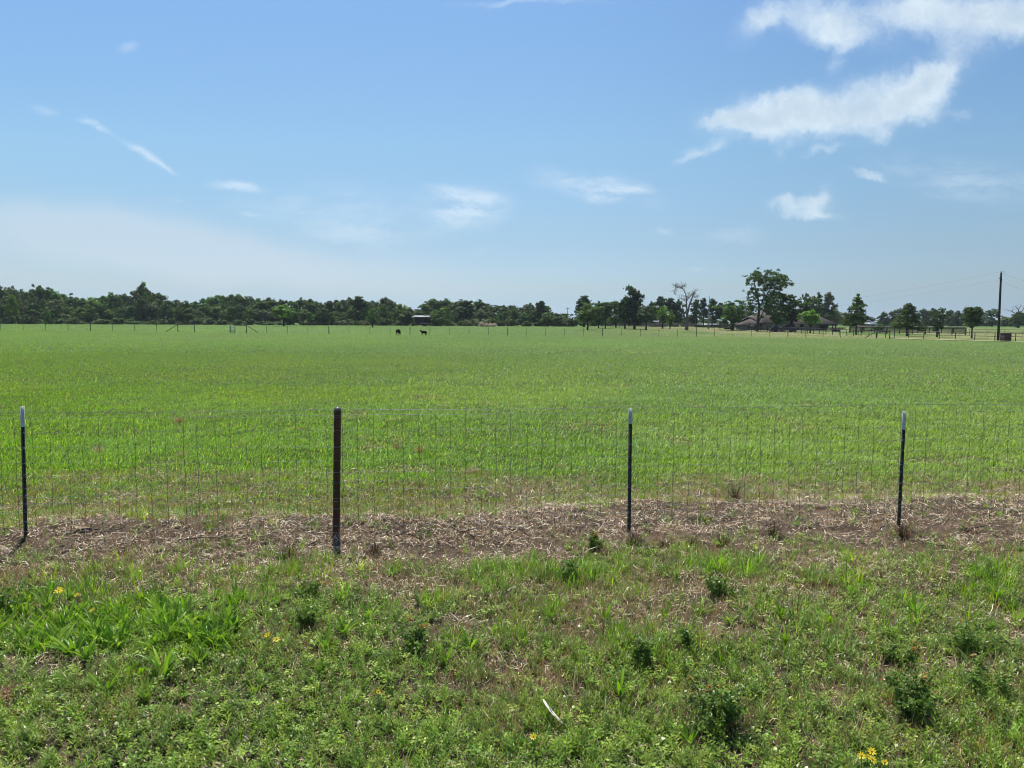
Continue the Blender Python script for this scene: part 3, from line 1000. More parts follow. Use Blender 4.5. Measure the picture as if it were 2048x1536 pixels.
def proto_tree(kind, seed, cols, name):
    """returns an Empty (thing) with a trunk and a crown child; H = 10 m"""
    r = np.random.default_rng(seed)
    root = empty(name)
    tr = MB()
    clumps = []
    Hh = TREE_H
    if kind == 'oak':               # broad dome nearly down to the ground
        zc, top = 1.6, 9.3
        W = 4.6
        for i in range(48):
            t = r.uniform(0, 1); z = zc + (top - zc) * t
            prof = math.sin(min(1, (t * .85 + .22)) * math.pi) ** .55
            a = r.uniform(0, 6.283); rr = W * prof * math.sqrt(r.uniform(.05, .85)) * (1 + .15 * math.sin(3 * a + seed))
            clumps.append((rr * math.cos(a), rr * math.sin(a), z, r.uniform(.95, 1.6)))
        for i in range(5):
            a = i * 1.26 + seed
            clumps.append((1.6 * math.cos(a), 1.6 * math.sin(a), 8.7, r.uniform(.9, 1.3)))
        leaf, per, flat = .29, 105, .8
        tr.tube([(0, 0, -.4), (.05, 0, 1.2), (.12, .05, 3)], [.42, .32, .26], 7)
        hub = (.12, .05, 2.6)
    elif kind == 'tall':            # narrower, ragged top
        for i in range(40):
            t = r.uniform(0, 1); z = 1.8 + 7.3 * t
            prof = (1 - abs(t - .45) * 1.25) ** .6
            a = r.uniform(0, 6.283); rr = 3.1 * prof * r.uniform(.25, .95)
            clumps.append((rr * math.cos(a), rr * math.sin(a), z, r.uniform(.9, 1.5)))
        clumps.append((.2, 0, 9.3, .8)); clumps.append((-.7, .2, 8.8, .8))
        leaf, per, flat = .26, 125, .85
        tr.tube([(0, 0, -.4), (.05, 0, 2), (.1, 0, 6)], [.36, .28, .14], 7)
        hub = (.05, 0, 2.6)
    elif kind == 'pine':            # bare stem, rounded needle clumps with gaps
        for i in range(34):
            t = r.uniform(0, 1) ** .8; z = 3.2 + 6.2 * t
            a = i * 2.4 + r.uniform(-.4, .4); rr = 2.9 * (1 - t * .72) * r.uniform(.3, 1.0)
            clumps.append((rr * math.cos(a), rr * math.sin(a), z, r.uniform(.75, 1.2)))
        clumps.append((0, 0, 9.4, .75))
        leaf, per, flat = .22, 180, .65
        tr.tube([(0, 0, -.4), (.06, 0, 3), (.02, 0, 6), (0, 0, 9.3)], [.30, .24, .16, .05], 7)
        hub = (.04, 0, 4.4)
    elif kind == 'lollipop':        # yard tree: round crown on a clear stem
        for i in range(38):
            a = r.uniform(0, 6.283); ph = r.uniform(-.75, 1.4)
            rr = 3.7 * math.cos(ph) * r.uniform(.2, .95)
            clumps.append((rr * math.cos(a), rr * math.sin(a), 6.0 + 2.7 * math.sin(ph), r.uniform(1.0, 1.5)))
        leaf, per, flat = .29, 100, .85
        tr.tube([(0, 0, -.6), (.1, 0, 1.6), (.05, 0, 4.5)], [.34, .25, .18], 7)
        hub = (.06, 0, 3.0)
    elif kind == 'cone':            # loosely conical cedar elm / cypress
        for i in range(40):
            t = (i + .5) / 40; z = 2.6 + 7.0 * t
            a = i * 2.4 + r.uniform(-.3, .3); rr = 3.5 * (1 - t) ** .75 * r.uniform(.45, 1.0)
            clumps.append((rr * math.cos(a), rr * math.sin(a), z, .7 + .85 * (1 - t)))
        leaf, per, flat = .21, 170, .65
        tr.tube([(0, 0, -.4), (.03, 0, 3), (0, 0, 9)], [.34, .25, .04], 7)
        hub = (.03, 0, 2.6)
    elif kind == 'fan':             # vase-shaped, limbs fanning up to feathery tips
        for i in range(50):
            a = r.uniform(0, 6.283); t = r.uniform(0, 1)
            rr = (1.2 + 3.2 * t ** .8) * r.uniform(.2, 1)
            clumps.append((rr * math.cos(a), rr * math.sin(a), 3.0 + 6.2 * t - .35 * rr * r.uniform(0, 1), r.uniform(.6, 1.15)))
        leaf, per, flat = .23, 150, .7
        tr.tube([(0, 0, -.4), (.05, 0, 1.5), (.05, 0, 2.4)], [.45, .36, .3], 7)
        hub = (.05, 0, 2.2)
    elif kind == 'bush':
        for i in range(22):
            a = r.uniform(0, 6.283); rr = r.uniform(0, 4.0); z = r.uniform(1.5, 8.3) * (1 - (rr / 6.5) ** 2)
            clumps.append((rr * math.cos(a), rr * math.sin(a), z, r.uniform(1.3, 2.1)))
        leaf, per, flat = .42, 50, .85
        for a in range(5):
            limb(tr, (0, 0, -.4), (1.5 * math.cos(a * 1.26), 1.5 * math.sin(a * 1.26), 4), .2, .08, r, .1)
        hub = (0, 0, 1)
    # break the outline: pull sectors in or out, split every clump into smaller ragged ones
    ph = r.uniform(0, 6.283, 3)
    big_ = clumps; clumps = []
    for (x, y, z, rad) in big_:
        a = math.atan2(y, x)
        k_ = 1 + .16 * math.sin(2 * a + ph[0]) + .13 * math.sin(3 * a + z * .8 + ph[1]) + .10 * math.sin(z * 1.7 + ph[2])
        x, y = x * k_, y * k_
        z += .25 * math.sin(a * 2 + ph[2]) * (z > 4)
        for _ in range(3):
            clumps.append((x + r.normal(0, .55) * rad, y + r.normal(0, .55) * rad, max(.5, z + r.normal(0, .42) * rad), rad * r.uniform(.40, .72)))
        if r.random() < .35:
            clumps.append((x * 1.22, y * 1.22, z + r.uniform(-.2, .6), rad * .33))
    if kind not in ('bush',):
        order = sorted(clumps, key=lambda c: -c[3])[:16]
        for (x, y, z, rad) in order:
            hz = min(hub[2] + .35 * max(0, z - hub[2]) * (kind in ('pine', 'cone', 'tall')), 9)
            limb(tr, (hub[0], hub[1], hz), (x * .9, y * .9, z - .2), .15 if kind != 'fan' else .17, .04, r, .07, 5, 5)
    tr.build('trunk', M_BARK, root, smooth=True)
    V, F, C = clump_leaves(clumps, leaf, per, cols, r, flat)
    kid(root, mesh('crown', V, F, M_TREE, col=C))
    return root


PROTO = {}


def get_proto(kind, var, colkey):
    key = (kind, var, colkey)
    cols = {'dark': COLS_DARK, 'mid': COLS_MID, 'light': COLS_LIGHT, 'grey': COLS_GREY, 'pine': COLS_PINE}[colkey]
    nm = {'oak': 'oak_tree', 'tall': 'broadleaf_tree', 'pine': 'pine_tree', 'lollipop': 'yard_tree', 'cone': 'conical_tree', 'fan': 'elm_tree', 'bush': 'bush'}[kind]
    if key not in PROTO:
        o = proto_tree(kind, 1000 + var * 37 + len(kind) * 101 + len(colkey) * 7, cols, nm)
        PROTO[key] = [o, False]
        return o
    return copy_tree(PROTO[key][0])


NATW = {'oak': 10.2, 'tall': 6.8, 'pine': 6.0, 'lollipop': 8.4, 'cone': 7.0, 'fan': 8.2, 'bush': 9.6}
TREES = []


def plant_tree(kind, var, colkey, px, ytop, wpx, Y, ybase=None, label='', cat='tree', group=None, sink=0.0):
    x = at(px, Y)
    zb = tz(x, Y)
    if ybase is not None:
        zb = zat(px, ybase, Y)
        zb = min(zb, tz(x, Y) + .05)
    ztop = zat(px, ytop, Y)
    h = ztop - zb
    w = wpx / F_PX * Y
    o = get_proto(kind, var, colkey)
    o.location = (x, Y, zb - sink)
    sx = w / NATW[kind]
    o.scale = (sx, sx * random.uniform(.9, 1.1), (h + sink) / (TREE_H * (1.0 if kind != 'bush' else .98)))
    o.rotation_euler = (0, 0, random.uniform(0, 6.283))
    tag(o, label, cat, group)
    for k_ in ('label', 'category', 'group'):
        pass
    TREES.append((px, o))
    return o


ORD = ['first', 'second', 'third', 'fourth', 'fifth', 'sixth', 'seventh', 'eighth', 'ninth', 'tenth']


def place_words(px):
    for lim, w in [(60, 'at the left end of the field'), (150, 'behind the pale hedge'), (250, 'left of the highest skyline bump'), (330, 'by the highest skyline bump'),
                   (400, 'behind the slanting brace posts'), (520, 'behind the open wire gate'), (640, 'behind the small bright field tree'), (730, 'left of the small tree in the field'),
                   (820, 'left of the open shed'), (900, 'beside the open shed roof'), (990, 'right of the open shed'), (1070, 'above the pale brush heaps'),
                   (1160, 'near the thin power poles'), (1240, 'behind the row of field trees'), (1350, 'right of the tall dark pine'), (1470, 'around the bare dead tree'),
                   (1600, 'behind the brown roofed house'), (1720, 'right of the brown house roof'), (1820, 'beyond the black pen'), (1920, 'between the yard trees'), (9999, 'near the tall dark utility pole')]:
        if px < lim:
            return w


LABEL_SEEN = {}


def auto_label(look, px):
    look = look.replace(' in the back row', ', back row').replace(' in the front row', ', front row')
    base = f"{look} {place_words(px)}"
    n = LABEL_SEEN.get(base, 0); LABEL_SEEN[base] = n + 1
    if n == 0:
        return f"{look}, {place_words(px)}"
    return f"{ORD[min(n, 9)]} {look}, {place_words(px)}".replace('standing ', '')


SKY_L = [(-120, 585), (-40, 580), (0, 577), (15, 575), (40, 578), (50, 587), (60, 588), (68, 576), (85, 574), (105, 577), (115, 585), (130, 590), (145, 595), (160, 597), (175, 600), (190, 598), (200, 592),
         (215, 595), (230, 590), (255, 590), (268, 587), (275, 579), (285, 571), (292, 571), (302, 580), (318, 589), (330, 593), (340, 600), (360, 604), (375, 606), (398, 606), (405, 599), (420, 594),
         (440, 592), (455, 590), (480, 590), (490, 596), (510, 600), (530, 600), (545, 600), (555, 605), (570, 602), (585, 601), (600, 599), (615, 597), (625, 604), (645, 607), (655, 602), (690, 600),
         (710, 595), (720, 597), (735, 604), (748, 606), (757, 599), (770, 598), (790, 603), (805, 610), (820, 620), (835, 623), (845, 612), (862, 603), (875, 599), (890, 601), (905, 609), (912, 604),
         (930, 602), (950, 607), (958, 604), (970, 606), (982, 610), (1005, 609), (1015, 612), (1035, 612), (1045, 617), (1060, 609), (1072, 611), (1083, 604), (1092, 612), (1100, 626), (1120, 629), (1150, 628)]


def skyline(px):
    return float(np.interp(px, [p[0] for p in SKY_L], [p[1] for p in SKY_L]))


LOOKS = {'dark': 'dark green {} in the far treeline', 'mid': 'mid green {} in the far treeline', 'light': 'light green {} in the far treeline', 'grey': 'greyish green {} in the far treeline'}


def treeline():
    r = random.Random(3)
    G = 'trees of the far treeline'
    # back row follows the skyline
    px = -100
    i = 0
    while px < 1130:
        kind = 'oak' if (px < 640 or 845 < px < 905) and r.random() < .72 else r.choice(['tall', 'oak', 'tall'])
        wpx = r.uniform(38, 60) if kind == 'oak' else r.uniform(28, 40)
        ck = r.choice(['dark', 'dark', 'mid', 'dark', 'mid', 'grey'])
        top = skyline(px) - 1.0 + r.uniform(0, 2.5)
        Y = r.uniform(305, 335)
        noun = 'round-crowned tree' if kind == 'oak' else 'narrow tree'
        plant_tree(kind, r.randrange(3), ck, px, top, wpx, Y, None, auto_label(f"{ {'dark':'dark','mid':'mid green','grey':'greyish'}[ck]} {noun} in the back row", px), 'tree', G)
        px += wpx * r.uniform(.34, .46); i += 1
    # lower front row closes the treeline down to the grass
    px = -110
    while px < 1150:
        kind = r.choice(['oak', 'tall', 'oak'])
        wpx = r.uniform(28, 46)
        ck = r.choice(['dark', 'mid', 'dark', 'grey', 'mid'])
        base = 650
        top = skyline(px) + (base - skyline(px)) * r.uniform(.22, .5)
        Y = r.uniform(278, 296)
        if not (820 < px < 862):
            plant_tree(kind, r.randrange(3), ck, px, top, wpx, Y, None, auto_label(f"{ {'dark':'dark','mid':'mid green','grey':'greyish'}[ck]} shorter tree in the front row", px), 'tree', G, sink=.6)
        px += wpx * r.uniform(.42, .6)
    # understorey at the foot of the trees
    px = -100
    while px < 1160:
        wpx = r.uniform(22, 40)
        if not (815 < px < 868):
            plant_tree('bush', r.randrange(2), r.choice(['dark', 'dark', 'grey']), px, r.uniform(632, 641), wpx, r.uniform(270, 276) if px < 560 else r.uniform(276, 284), None,
                   auto_label('low dark bush under the treeline', px), 'bush', 'bushes at the foot of the treeline', sink=.5)
        px += wpx * r.uniform(.6, .95)
    # the pale hedge at the far left
    for px, top, w in [(8, 633, 20), (24, 628, 22), (40, 629, 20), (56, 626, 24), (70, 632, 16), (98, 616, 26), (150, 634, 18)]:
        plant_tree('bush', 2, 'grey' if px < 90 else 'mid', px, top, w, 262, None, auto_label('pale rounded bush under the treeline', px), 'bush', 'pale hedge bushes', sink=.4)
    S = 'single trees standing in the fields'
    plant_tree('oak', 1, 'light', 24, 595, 32, 265, 648, 'light green bushy tree standing before the treeline at the far left', 'tree', S)
    plant_tree('lollipop', 0, 'light', 568, 611, 56, 240, 652.5, 'bright green spreading tree alone in front of the treeline behind the gate', 'tree', S)
    plant_tree('fan', 1, 'mid', 745, 617, 27, 225, 655.5, 'small green tree on a mound left of the two black cattle', 'tree', S)
    plant_tree('lollipop', 1, 'grey', 607, 624, 22, 262, None, 'small grey-green bush-like tree right of the bright spreading tree', 'tree', S)
    plant_tree('lollipop', 1, 'mid', 618, 624, 22, 262, None, 'small mid green tree beside the grey-green one behind the bright tree', 'tree', S)
    plant_tree('bush', 1, 'mid', 828, 641, 14, 262, None, 'low green bush under the left end of the open shed roof', 'bush', 'bushes by the shed')
    plant_tree('oak', 2, 'mid', 877, 620, 52, 268, None, 'broad mid green tree right beside the open shed', 'tree', S, sink=.5)
    plant_tree('pine', 0, 'pine', 1083, 602, 26, 285, None, 'lone pine with layered clumps standing above the treeline near the power poles', 'tree', S)
    plant_tree('pine', 1, 'pine', 932, 600, 48, 286, None, 'broad dark pine rising above the trees right of the shed', 'tree', S)
    plant_tree('pine', 2, 'pine', 718, 594, 44, 288, None, 'tall dark pine above the small tree in the field', 'tree', S)
    plant_tree('cone', 0, 'dark', 286, 569, 32, 290, None, 'tallest dark tree poking above the skyline left of the brace posts', 'tree', S)
    # field trees in the middle-right
    plant_tree('pine', 2, 'pine', 1168, 593, 42, 265, None, 'dark pine standing behind the light green stout-trunked tree', 'tree', S)
    plant_tree('lollipop', 0, 'mid', 1175, 607, 58, 208, 660, 'stout-trunked green tree with light edges, leftmost of the middle field trees', 'tree', S)
    plant_tree('oak', 0, 'dark', 1197, 607, 36, 238, 655, 'dark tree close behind the stout-trunked tree', 'tree', S)
    plant_tree('lollipop', 1, 'dark', 1211, 604, 40, 232, 655.5, 'dark round tree on a forked trunk between two field trees', 'tree', S)
    plant_tree('tall', 1, 'mid', 1232, 604, 34, 252, None, 'green narrow tree left of the tall dark pine', 'tree', S)
    plant_tree('tall', 2, 'pine', 1250, 594, 34, 228, 656.5, 'dark conical tree leaning on the tall pine at its left', 'tree', S)
    plant_tree('tall', 0, 'pine', 1269, 577, 54, 224, 657, 'tall dark pine, highest crown in the middle of the skyline', 'tree', S)
    plant_tree('lollipop', 1, 'grey', 1292, 611, 52, 214, 657.5, 'soft grey-green round tree right of the tall pine', 'tree', S)
    plant_tree('fan', 0, 'light', 1325, 611, 36, 236, None, 'light green small tree behind the grey-green round tree', 'tree', S)
    plant_tree('fan', 2, 'light', 1340, 622, 24, 230, None, 'small yellow-green tree left of the bare dead tree', 'tree', S)
    for px, top, w, k_ in [(1303, 606, 30, 'oak'), (1320, 593, 30, 'pine'), (1340, 598, 34, 'pine'), (1356, 603, 30, 'oak'), (1392, 599, 28, 'pine'), (1407, 596, 24, 'pine'), (1424, 599, 26, 'pine'),
                           (1440, 606, 24, 'pine'), (1462, 604, 26, 'pine'), (1481, 610, 26, 'oak'), (1500, 612, 26, 'oak')]:
        plant_tree(k_, int(px) % 3, 'pine' if k_ == 'pine' else 'dark', px, top, w, r.uniform(285, 300), None, auto_label(f"dark {'pine' if k_ == 'pine' else 'tree'} in the grove", px), 'tree', 'trees of the grove behind the house')
    px = 1165
    while px < 1500:
        w = r.uniform(24, 38)
        plant_tree('bush', r.randrange(2), 'dark', px, r.uniform(622, 634), w, r.uniform(305, 315), None, auto_label('dark undergrowth bush in the grove', px), 'bush', 'undergrowth of the grove', sink=.5)
        px += w * .62
    # around the house
    plant_tree('fan', 0, 'mid', 1465, 599, 68, 214, None, 'green feathery tree left of the big tall elm', 'tree', S)
    plant_tree('fan', 2, 'dark', 1583, 577, 84, 205, 662, 'large dark vase-shaped tree in front of the house wall', 'tree', S)
    plant_tree('fan', 1, 'mid', 1552, 598, 62, 200, 661, 'green tree drooping over the parked vehicles', 'tree', S)
    plant_tree('lollipop', 0, 'light', 1621, 622, 50, 190, 664, 'small bright green round tree in front of the house roof', 'tree', S)
    plant_tree('fan', 0, 'grey', 1617, 581, 34, 262, None, 'tall grey-green tree rising behind the house roof', 'tree', S)
    plant_tree('cone', 1, 'grey', 1655, 583, 44, 262, None, 'spiky grey-green tree behind the right end of the house roof', 'tree', S)
    plant_tree('cone', 2, 'dark', 1636, 588, 36, 264, None, 'dark spiky tree between two taller ones behind the house', 'tree', S)
    plant_tree('cone', 0, 'mid', 1713, 592, 46, 176, 668, 'conical green tree standing alone right of the house', 'tree', 'row of yard trees')
    plant_tree('cone', 1, 'dark', 1815, 605, 54, 165, 672, 'dark broad tree in the pen, left one of the yard row', 'tree', 'row of yard trees')
    plant_tree('fan', 1, 'grey', 1875, 611, 42, 158, 673, 'pale-tipped rounded tree, middle one of the yard row', 'tree', 'row of yard trees')
    plant_tree('lollipop', 1, 'dark', 1945, 613, 50, 150, 675, 'dark round tree nearest the utility pole in the yard row', 'tree', 'row of yard trees')
    plant_tree('bush', 0, 'mid', 1760, 647, 26, 200, 664, 'low green bush by the dark gate post in the yard', 'bush', 'bushes by the yard')
    # far treeline on the right
    px = 1655
    while px < 2140:
        w = r.uniform(24, 44)
        top = float(np.interp(px, [1650, 1680, 1700, 1735, 1750, 1770, 1790, 1850, 1880, 1905, 1925, 1960, 1990, 2010, 2050, 2140], [616, 620, 624, 632, 632, 619, 617, 617, 616, 619, 620, 616, 618, 632, 624, 618]))
        plant_tree(r.choice(['oak', 'oak', 'tall']), r.randrange(3), r.choice(['dark', 'grey', 'dark']), px, top + r.uniform(0, 5), w, r.uniform(410, 450), None,
                   auto_label('distant tree on the skyline', px), 'tree', 'distant trees on the right skyline', sink=.5)
        px += w * r.uniform(.5, .85)
    px = 1645
    while px < 2140:
        w = r.uniform(30, 50)
        plant_tree('bush', r.randrange(2), 'dark', px, r.uniform(640, 644), w, r.uniform(455, 470), None, auto_label('distant hedge bush', px), 'bush', 'distant hedge', sink=.3)
        px += w * .6
    plant_tree('oak', 2, 'dark', 2036, 624, 34, 330, None, 'dark low tree under the bare dead branches near the frame edge', 'tree', S)


treeline()


def special_tree(name, base_px, base_py, Y, trunk, clumps, scale_z, cols, label, leafy=True, seed=5, bark=None, zx0=0, zy0=0, f=6.827, r0=.45, per=112, leaf=.19, twigs=3, group=None):
    """trunk: list of polylines in zoomed-photo coordinates; clumps: (zx, zy, radius) in the same; all turned into metres at depth Y"""
    r = np.random.default_rng(seed)
    bx = at(base_px, Y); bz = zat(base_px, base_py, Y)
    bz = min(bz, tz(bx, Y))
    root = empty(name, (bx, Y, bz))
    tag(root, label, 'tree', group)
    k = Y / F_PX / f
    def P(zx, zy, dy=0.0):
        return ((zx - (base_px - zx0) * f) * k, dy, max(-.5, ((base_py - zy0) * f - zy) * k) * (.955 if leafy else 1))
    mb = MB()
    ends = []
    nodes = []
    for li, (ra, rb, pl) in enumerate(trunk):
        dys = np.cumsum(r.normal(0, .25, len(pl))) * (li > 0)
        pts0 = [np.array(P(a, b, dys[i] if i else dys[0] * 0)) for i, (a, b) in enumerate(pl)]
        pts = []
        for i in range(len(pts0) - 1):
            for t in (0, .33, .66):
                pts.append(pts0[i] * (1 - t) + pts0[i + 1] * t + r.normal(0, .03, 3) * (t > 0))
        pts.append(pts0[-1])
        mb.tube(pts, np.linspace(ra, rb, len(pts)), 7, cap=False)
        nodes += [(p, ra + (rb - ra) * i / len(pts)) for i, p in enumerate(pts)]
        ends.append(pts[-1])
    cl = []
    for (a, b, rad) in clumps:
        x, _, z = P(a, b)
        y = r.normal(0, 1.4)
        cl.append((x, y, z, rad * k))
        c = np.array((x, y, z))
        lower = [q for q in nodes if q[0][2] < z + .3] or nodes
        j = min(lower, key=lambda q: np.linalg.norm(q[0] - c) + max(0, q[0][2] - z) * 1)
        limb(mb, j[0], c, min(j[1] * .6, .09), .025, r, .06, 5, 5)
    if not leafy:                                             # bare twigs off every limb
        for (p, rad) in nodes:
            if p[2] < 3.5: continue
            for _ in range(twigs):
                d = r.normal(0, 1, 3); d[2] = abs(d[2]) * .8 + .1; d /= np.linalg.norm(d)
                L = r.uniform(.5, 1.5)
                e = limb(mb, p, p + d * L, .035, .015, r, .1, 4, 4)
                for _ in range(2):
                    d2 = d + r.normal(0, .6, 3); d2 /= np.linalg.norm(d2)
                    limb(mb, e[2], e[2] + d2 * L * .6, .02, .01, r, .1, 3, 3)
    mb.build('trunk', bark or M_BARK, root, smooth=True)
    if leafy:
        sub = []
        for (x, y, z, rad) in cl:
            for _ in range(9):
                sub.append((x + r.normal(0, .75) * rad, y + r.normal(0, .8) * rad, z + r.normal(0, .5) * rad, rad * r.uniform(.34, .66)))
        V, F, C = clump_leaves(sub, leaf, per, cols, r, .7)
        kid(root, mesh('crown', V, F, M_TREE, col=C))
    return root


# the big open elm before the house (coordinates read off a 6.83x enlargement whose corner is 1340, 530)
special_tree('elm_tree', 1515, 664, 203, [(.42, .22, [(1190, 930), (1200, 760), (1210, 560), (1190, 440)]), (.2, .06, [(1190, 440), (1150, 300), (1130, 190), (1140, 110)]), (.2, .06, [(1215, 560), (1290, 420), (1360, 280), (1420, 150)]),
             (.14, .05, [(1240, 520), (1270, 350), (1260, 200), (1250, 100)]), (.16, .05, [(1215, 760), (1260, 620), (1330, 480), (1440, 400)]), (.1, .04, [(1195, 480), (1110, 430), (960, 435)]), (.1, .04, [(1360, 280), (1480, 230), (1580, 170)])],
             [(1470, 210, 65), (1530, 210, 55), (1210, 170, 50), (1290, 260, 60), (1370, 270, 65), (1180, 400, 45), (1450, 380, 60), (1010, 140, 45), (1060, 160, 60), (1110, 110, 60), (1180, 120, 55), (1150, 190, 55), (1250, 130, 65), (1340, 110, 75), (1420, 110, 80), (1490, 150, 70), (1550, 160, 50), (1300, 190, 75), (1390, 200, 75), (1230, 220, 60),
              (1060, 230, 45), (1450, 250, 60), (1560, 250, 60), (1600, 250, 40), (1500, 300, 55), (1420, 330, 60), (1080, 310, 45), (1050, 370, 45), (1130, 370, 50), (1100, 420, 40), (1190, 330, 45), (1330, 400, 70), (1260, 330, 45),
              (1400, 430, 80), (1300, 500, 75), (1370, 530, 80), (1260, 590, 60), (1150, 560, 60), (1080, 560, 50), (1160, 480, 45), (1320, 620, 45), (1100, 640, 50), (1040, 500, 40), (1300, 700, 35)],
             1, [(.085, .150, .038), (.105, .180, .042), (.065, .118, .034)], 'tall open elm with sky between its branches in front of the house', zx0=1340, zy0=530, group='single trees standing in the fields')
# bare dead tree
special_tree('dead_tree', 1373, 659.5, 212, [(.55, .30, [(225, 890), (235, 730), (230, 600)]), (.22, .12, [(228, 620), (215, 500), (222, 430)]), (.15, .05, [(218, 470), (200, 400), (165, 330), (110, 305), (60, 320)]),
             (.08, .03, [(150, 320), (160, 295), (190, 290)]), (.25, .12, [(240, 640), (265, 540), (290, 480), (300, 420), (330, 370)]), (.13, .06, [(225, 470), (265, 430), (290, 390), (350, 345)]),
             (.07, .03, [(60, 320), (45, 370), (60, 410)]), (.06, .03, [(110, 305), (75, 300), (50, 290)]), (.06, .02, [(300, 420), (350, 450), (370, 430)]), (.06, .02, [(215, 500), (160, 480), (130, 450)])],
             [], 1, None, 'bare leafless dead tree with two forked limbs left of the house', leafy=False, bark=M_DEADWOOD, zx0=1340, zy0=530, group='bare dead trees')
# second dead tree at the right edge (7.64x enlargement from 1780, 530)
special_tree('dead_tree', 2037, 648, 330, [(.45, .3, [(1965, 900), (1965, 800), (1960, 700)]), (.2, .07, [(1960, 710), (1900, 680), (1850, 650), (1780, 630)]), (.18, .06, [(1960, 700), (1945, 640), (1915, 600), (1880, 575)]),
             (.2, .06, [(1965, 700), (2000, 650), (2040, 600), (2070, 570)]), (.12, .05, [(1945, 640), (1960, 590), (1990, 560)]), (.1, .04, [(1850, 650), (1870, 620)])],
             [], 1, None, 'bare dead tree with wide forked branches at the right edge of the skyline', leafy=False, bark=M_BARK, zx0=1780, zy0=530, f=7.64, seed=9, twigs=1, group='bare dead trees')

# ------------------------------------------------------------------ far fences
M_DPOST = mat_plain('dark_steel', (0.022, 0.024, 0.022), (0.035, 0.032, 0.028), 5, .6)
M_BLACK = mat_plain('black_pipe', (0.018, 0.018, 0.018), (0.03, 0.028, 0.026), 5, .5)
M_GALV = mat_plain('galvanised_gate', (0.42, 0.44, 0.45), (0.32, 0.34, 0.35), 4, .4, metal=.6)


def far_fence(pts, heights, name, label, thick=(), post_r=.035, wires=(1.25, .95, .65, .35), wr=.0035, mat=None):
    """pts: list of (px, Y); a post at each"""
    root = empty(name, (0, 0, 0))
    tag(root, label, 'fence')
    pr = []
    for i, (px, Y) in enumerate(pts):
        x = at(px, Y); z = tz(x, Y)
        pr.append((x, Y, z))
    wm = MB()
    for w in wires:
        wm.tube([(x, y - .05, z + w) for x, y, z in pr], wr, 3, cap=False)
    wm.build('fence_wire', M_STAY, root)
    for i, (x, y, z) in enumerate(pr):
        m_ = MB()
        rr = post_r * (1.9 if i in thick else 1)
        hh = heights * (1.1 if i in thick else 1)
        m_.tube([(x, y, z - .3), (x, y, z + hh), (x, y, z + hh + .03)], [rr, rr, rr * .4], 6)
        m_.build('fence_post', mat or M_DPOST, root)
    return root


# line A: crosses the pasture about 140 m out (post columns read off the photo)
A1 = [-42, 1, 46, 91, 136, 180.5, 225, 269, 313]
far_fence([(p, 142) for p in A1], 1.42, 'pasture_fence', 'thin wire fence crossing the pasture left of the slanting brace', thick=(5,))
A2 = [532.5, 574.5, 615.5, 657.5, 698, 739.5, 780, 820, 859.5, 899.5, 938, 977, 1015.5, 1053.5, 1091.5, 1129.5, 1167.5, 1205.5, 1243.5, 1281, 1318, 1355.5]
far_fence([(p, 142 - 2 * sstep(1000, 1400, p)) for p in A2], 1.38, 'pasture_fence', 'long thin wire fence crossing the pasture behind the two black cattle', thick=(3, 7, 12, 17))
A3 = [1393, 1429.5, 1466.5, 1503.5, 1540, 1576.5, 1612, 1647, 1682, 1717]
far_fence([(p, 140 - 3 * sstep(1500, 1800, p)) for p in A3], 1.35, 'pasture_fence', 'thin wire fence in front of the house and parked vehicles', thick=(0, 5))
# line D: farther wire fence just before the treeline
far_fence([(p, 255) for p in np.arange(592, 1150, 20.2)], 1.3, 'wire_fence_far', 'faint second wire fence just in front of the treeline', post_r=.045, thick=(3, 12, 22), wires=(1.2, .7))


def brace(name, label, segs):
    """welded end brace: posts (px, top, base), bars (px0,py0,px1,py1)"""
    posts, bars, Y = segs
    root = empty(name, (0, 0, 0)); tag(root, label, 'fence brace')
    for (px, yt, yb) in posts:
        x = at(px, Y); m_ = MB()
        m_.bar((x, Y, tz(x, Y) - .3), (x, Y, zat(px, yt, Y)), .075, 8)
        m_.build('fence_post', M_DPOST, root)
    for (a, b, c, d) in bars:
        m_ = MB(); m_.bar((at(a, Y), Y, zat(a, b, Y)), (at(c, Y), Y, max(zat(c, d, Y), tz(at(c, Y), Y) - .05)), .055, 8)
        m_.build('brace_bar', M_DPOST, root)


brace('end_brace', 'dark post brace with a bar slanting down to the left, left of the wire gate', ([(355.5, 648, 663), (389, 648.5, 663.5)], [(355, 649.5, 332, 663), (355, 649.5, 389, 649.5)], 141))
brace('end_brace', 'dark post brace with a bar slanting down to the right, beside the wire gate', ([(460.5, 649, 663.5), (492.5, 647.5, 665), (469.5, 650, 666)], [(470, 650.5, 492, 650.8), (493, 650.5, 516, 665.5)], 139))
brace('end_brace', 'dark post brace with a slanting bar beside the pale track right of the house', ([(1753.5, 662, 675.5), (1780.5, 661, 675.5)], [(1753, 663, 1731.5, 675.5), (1753, 663.3, 1780, 663.3)], 132))


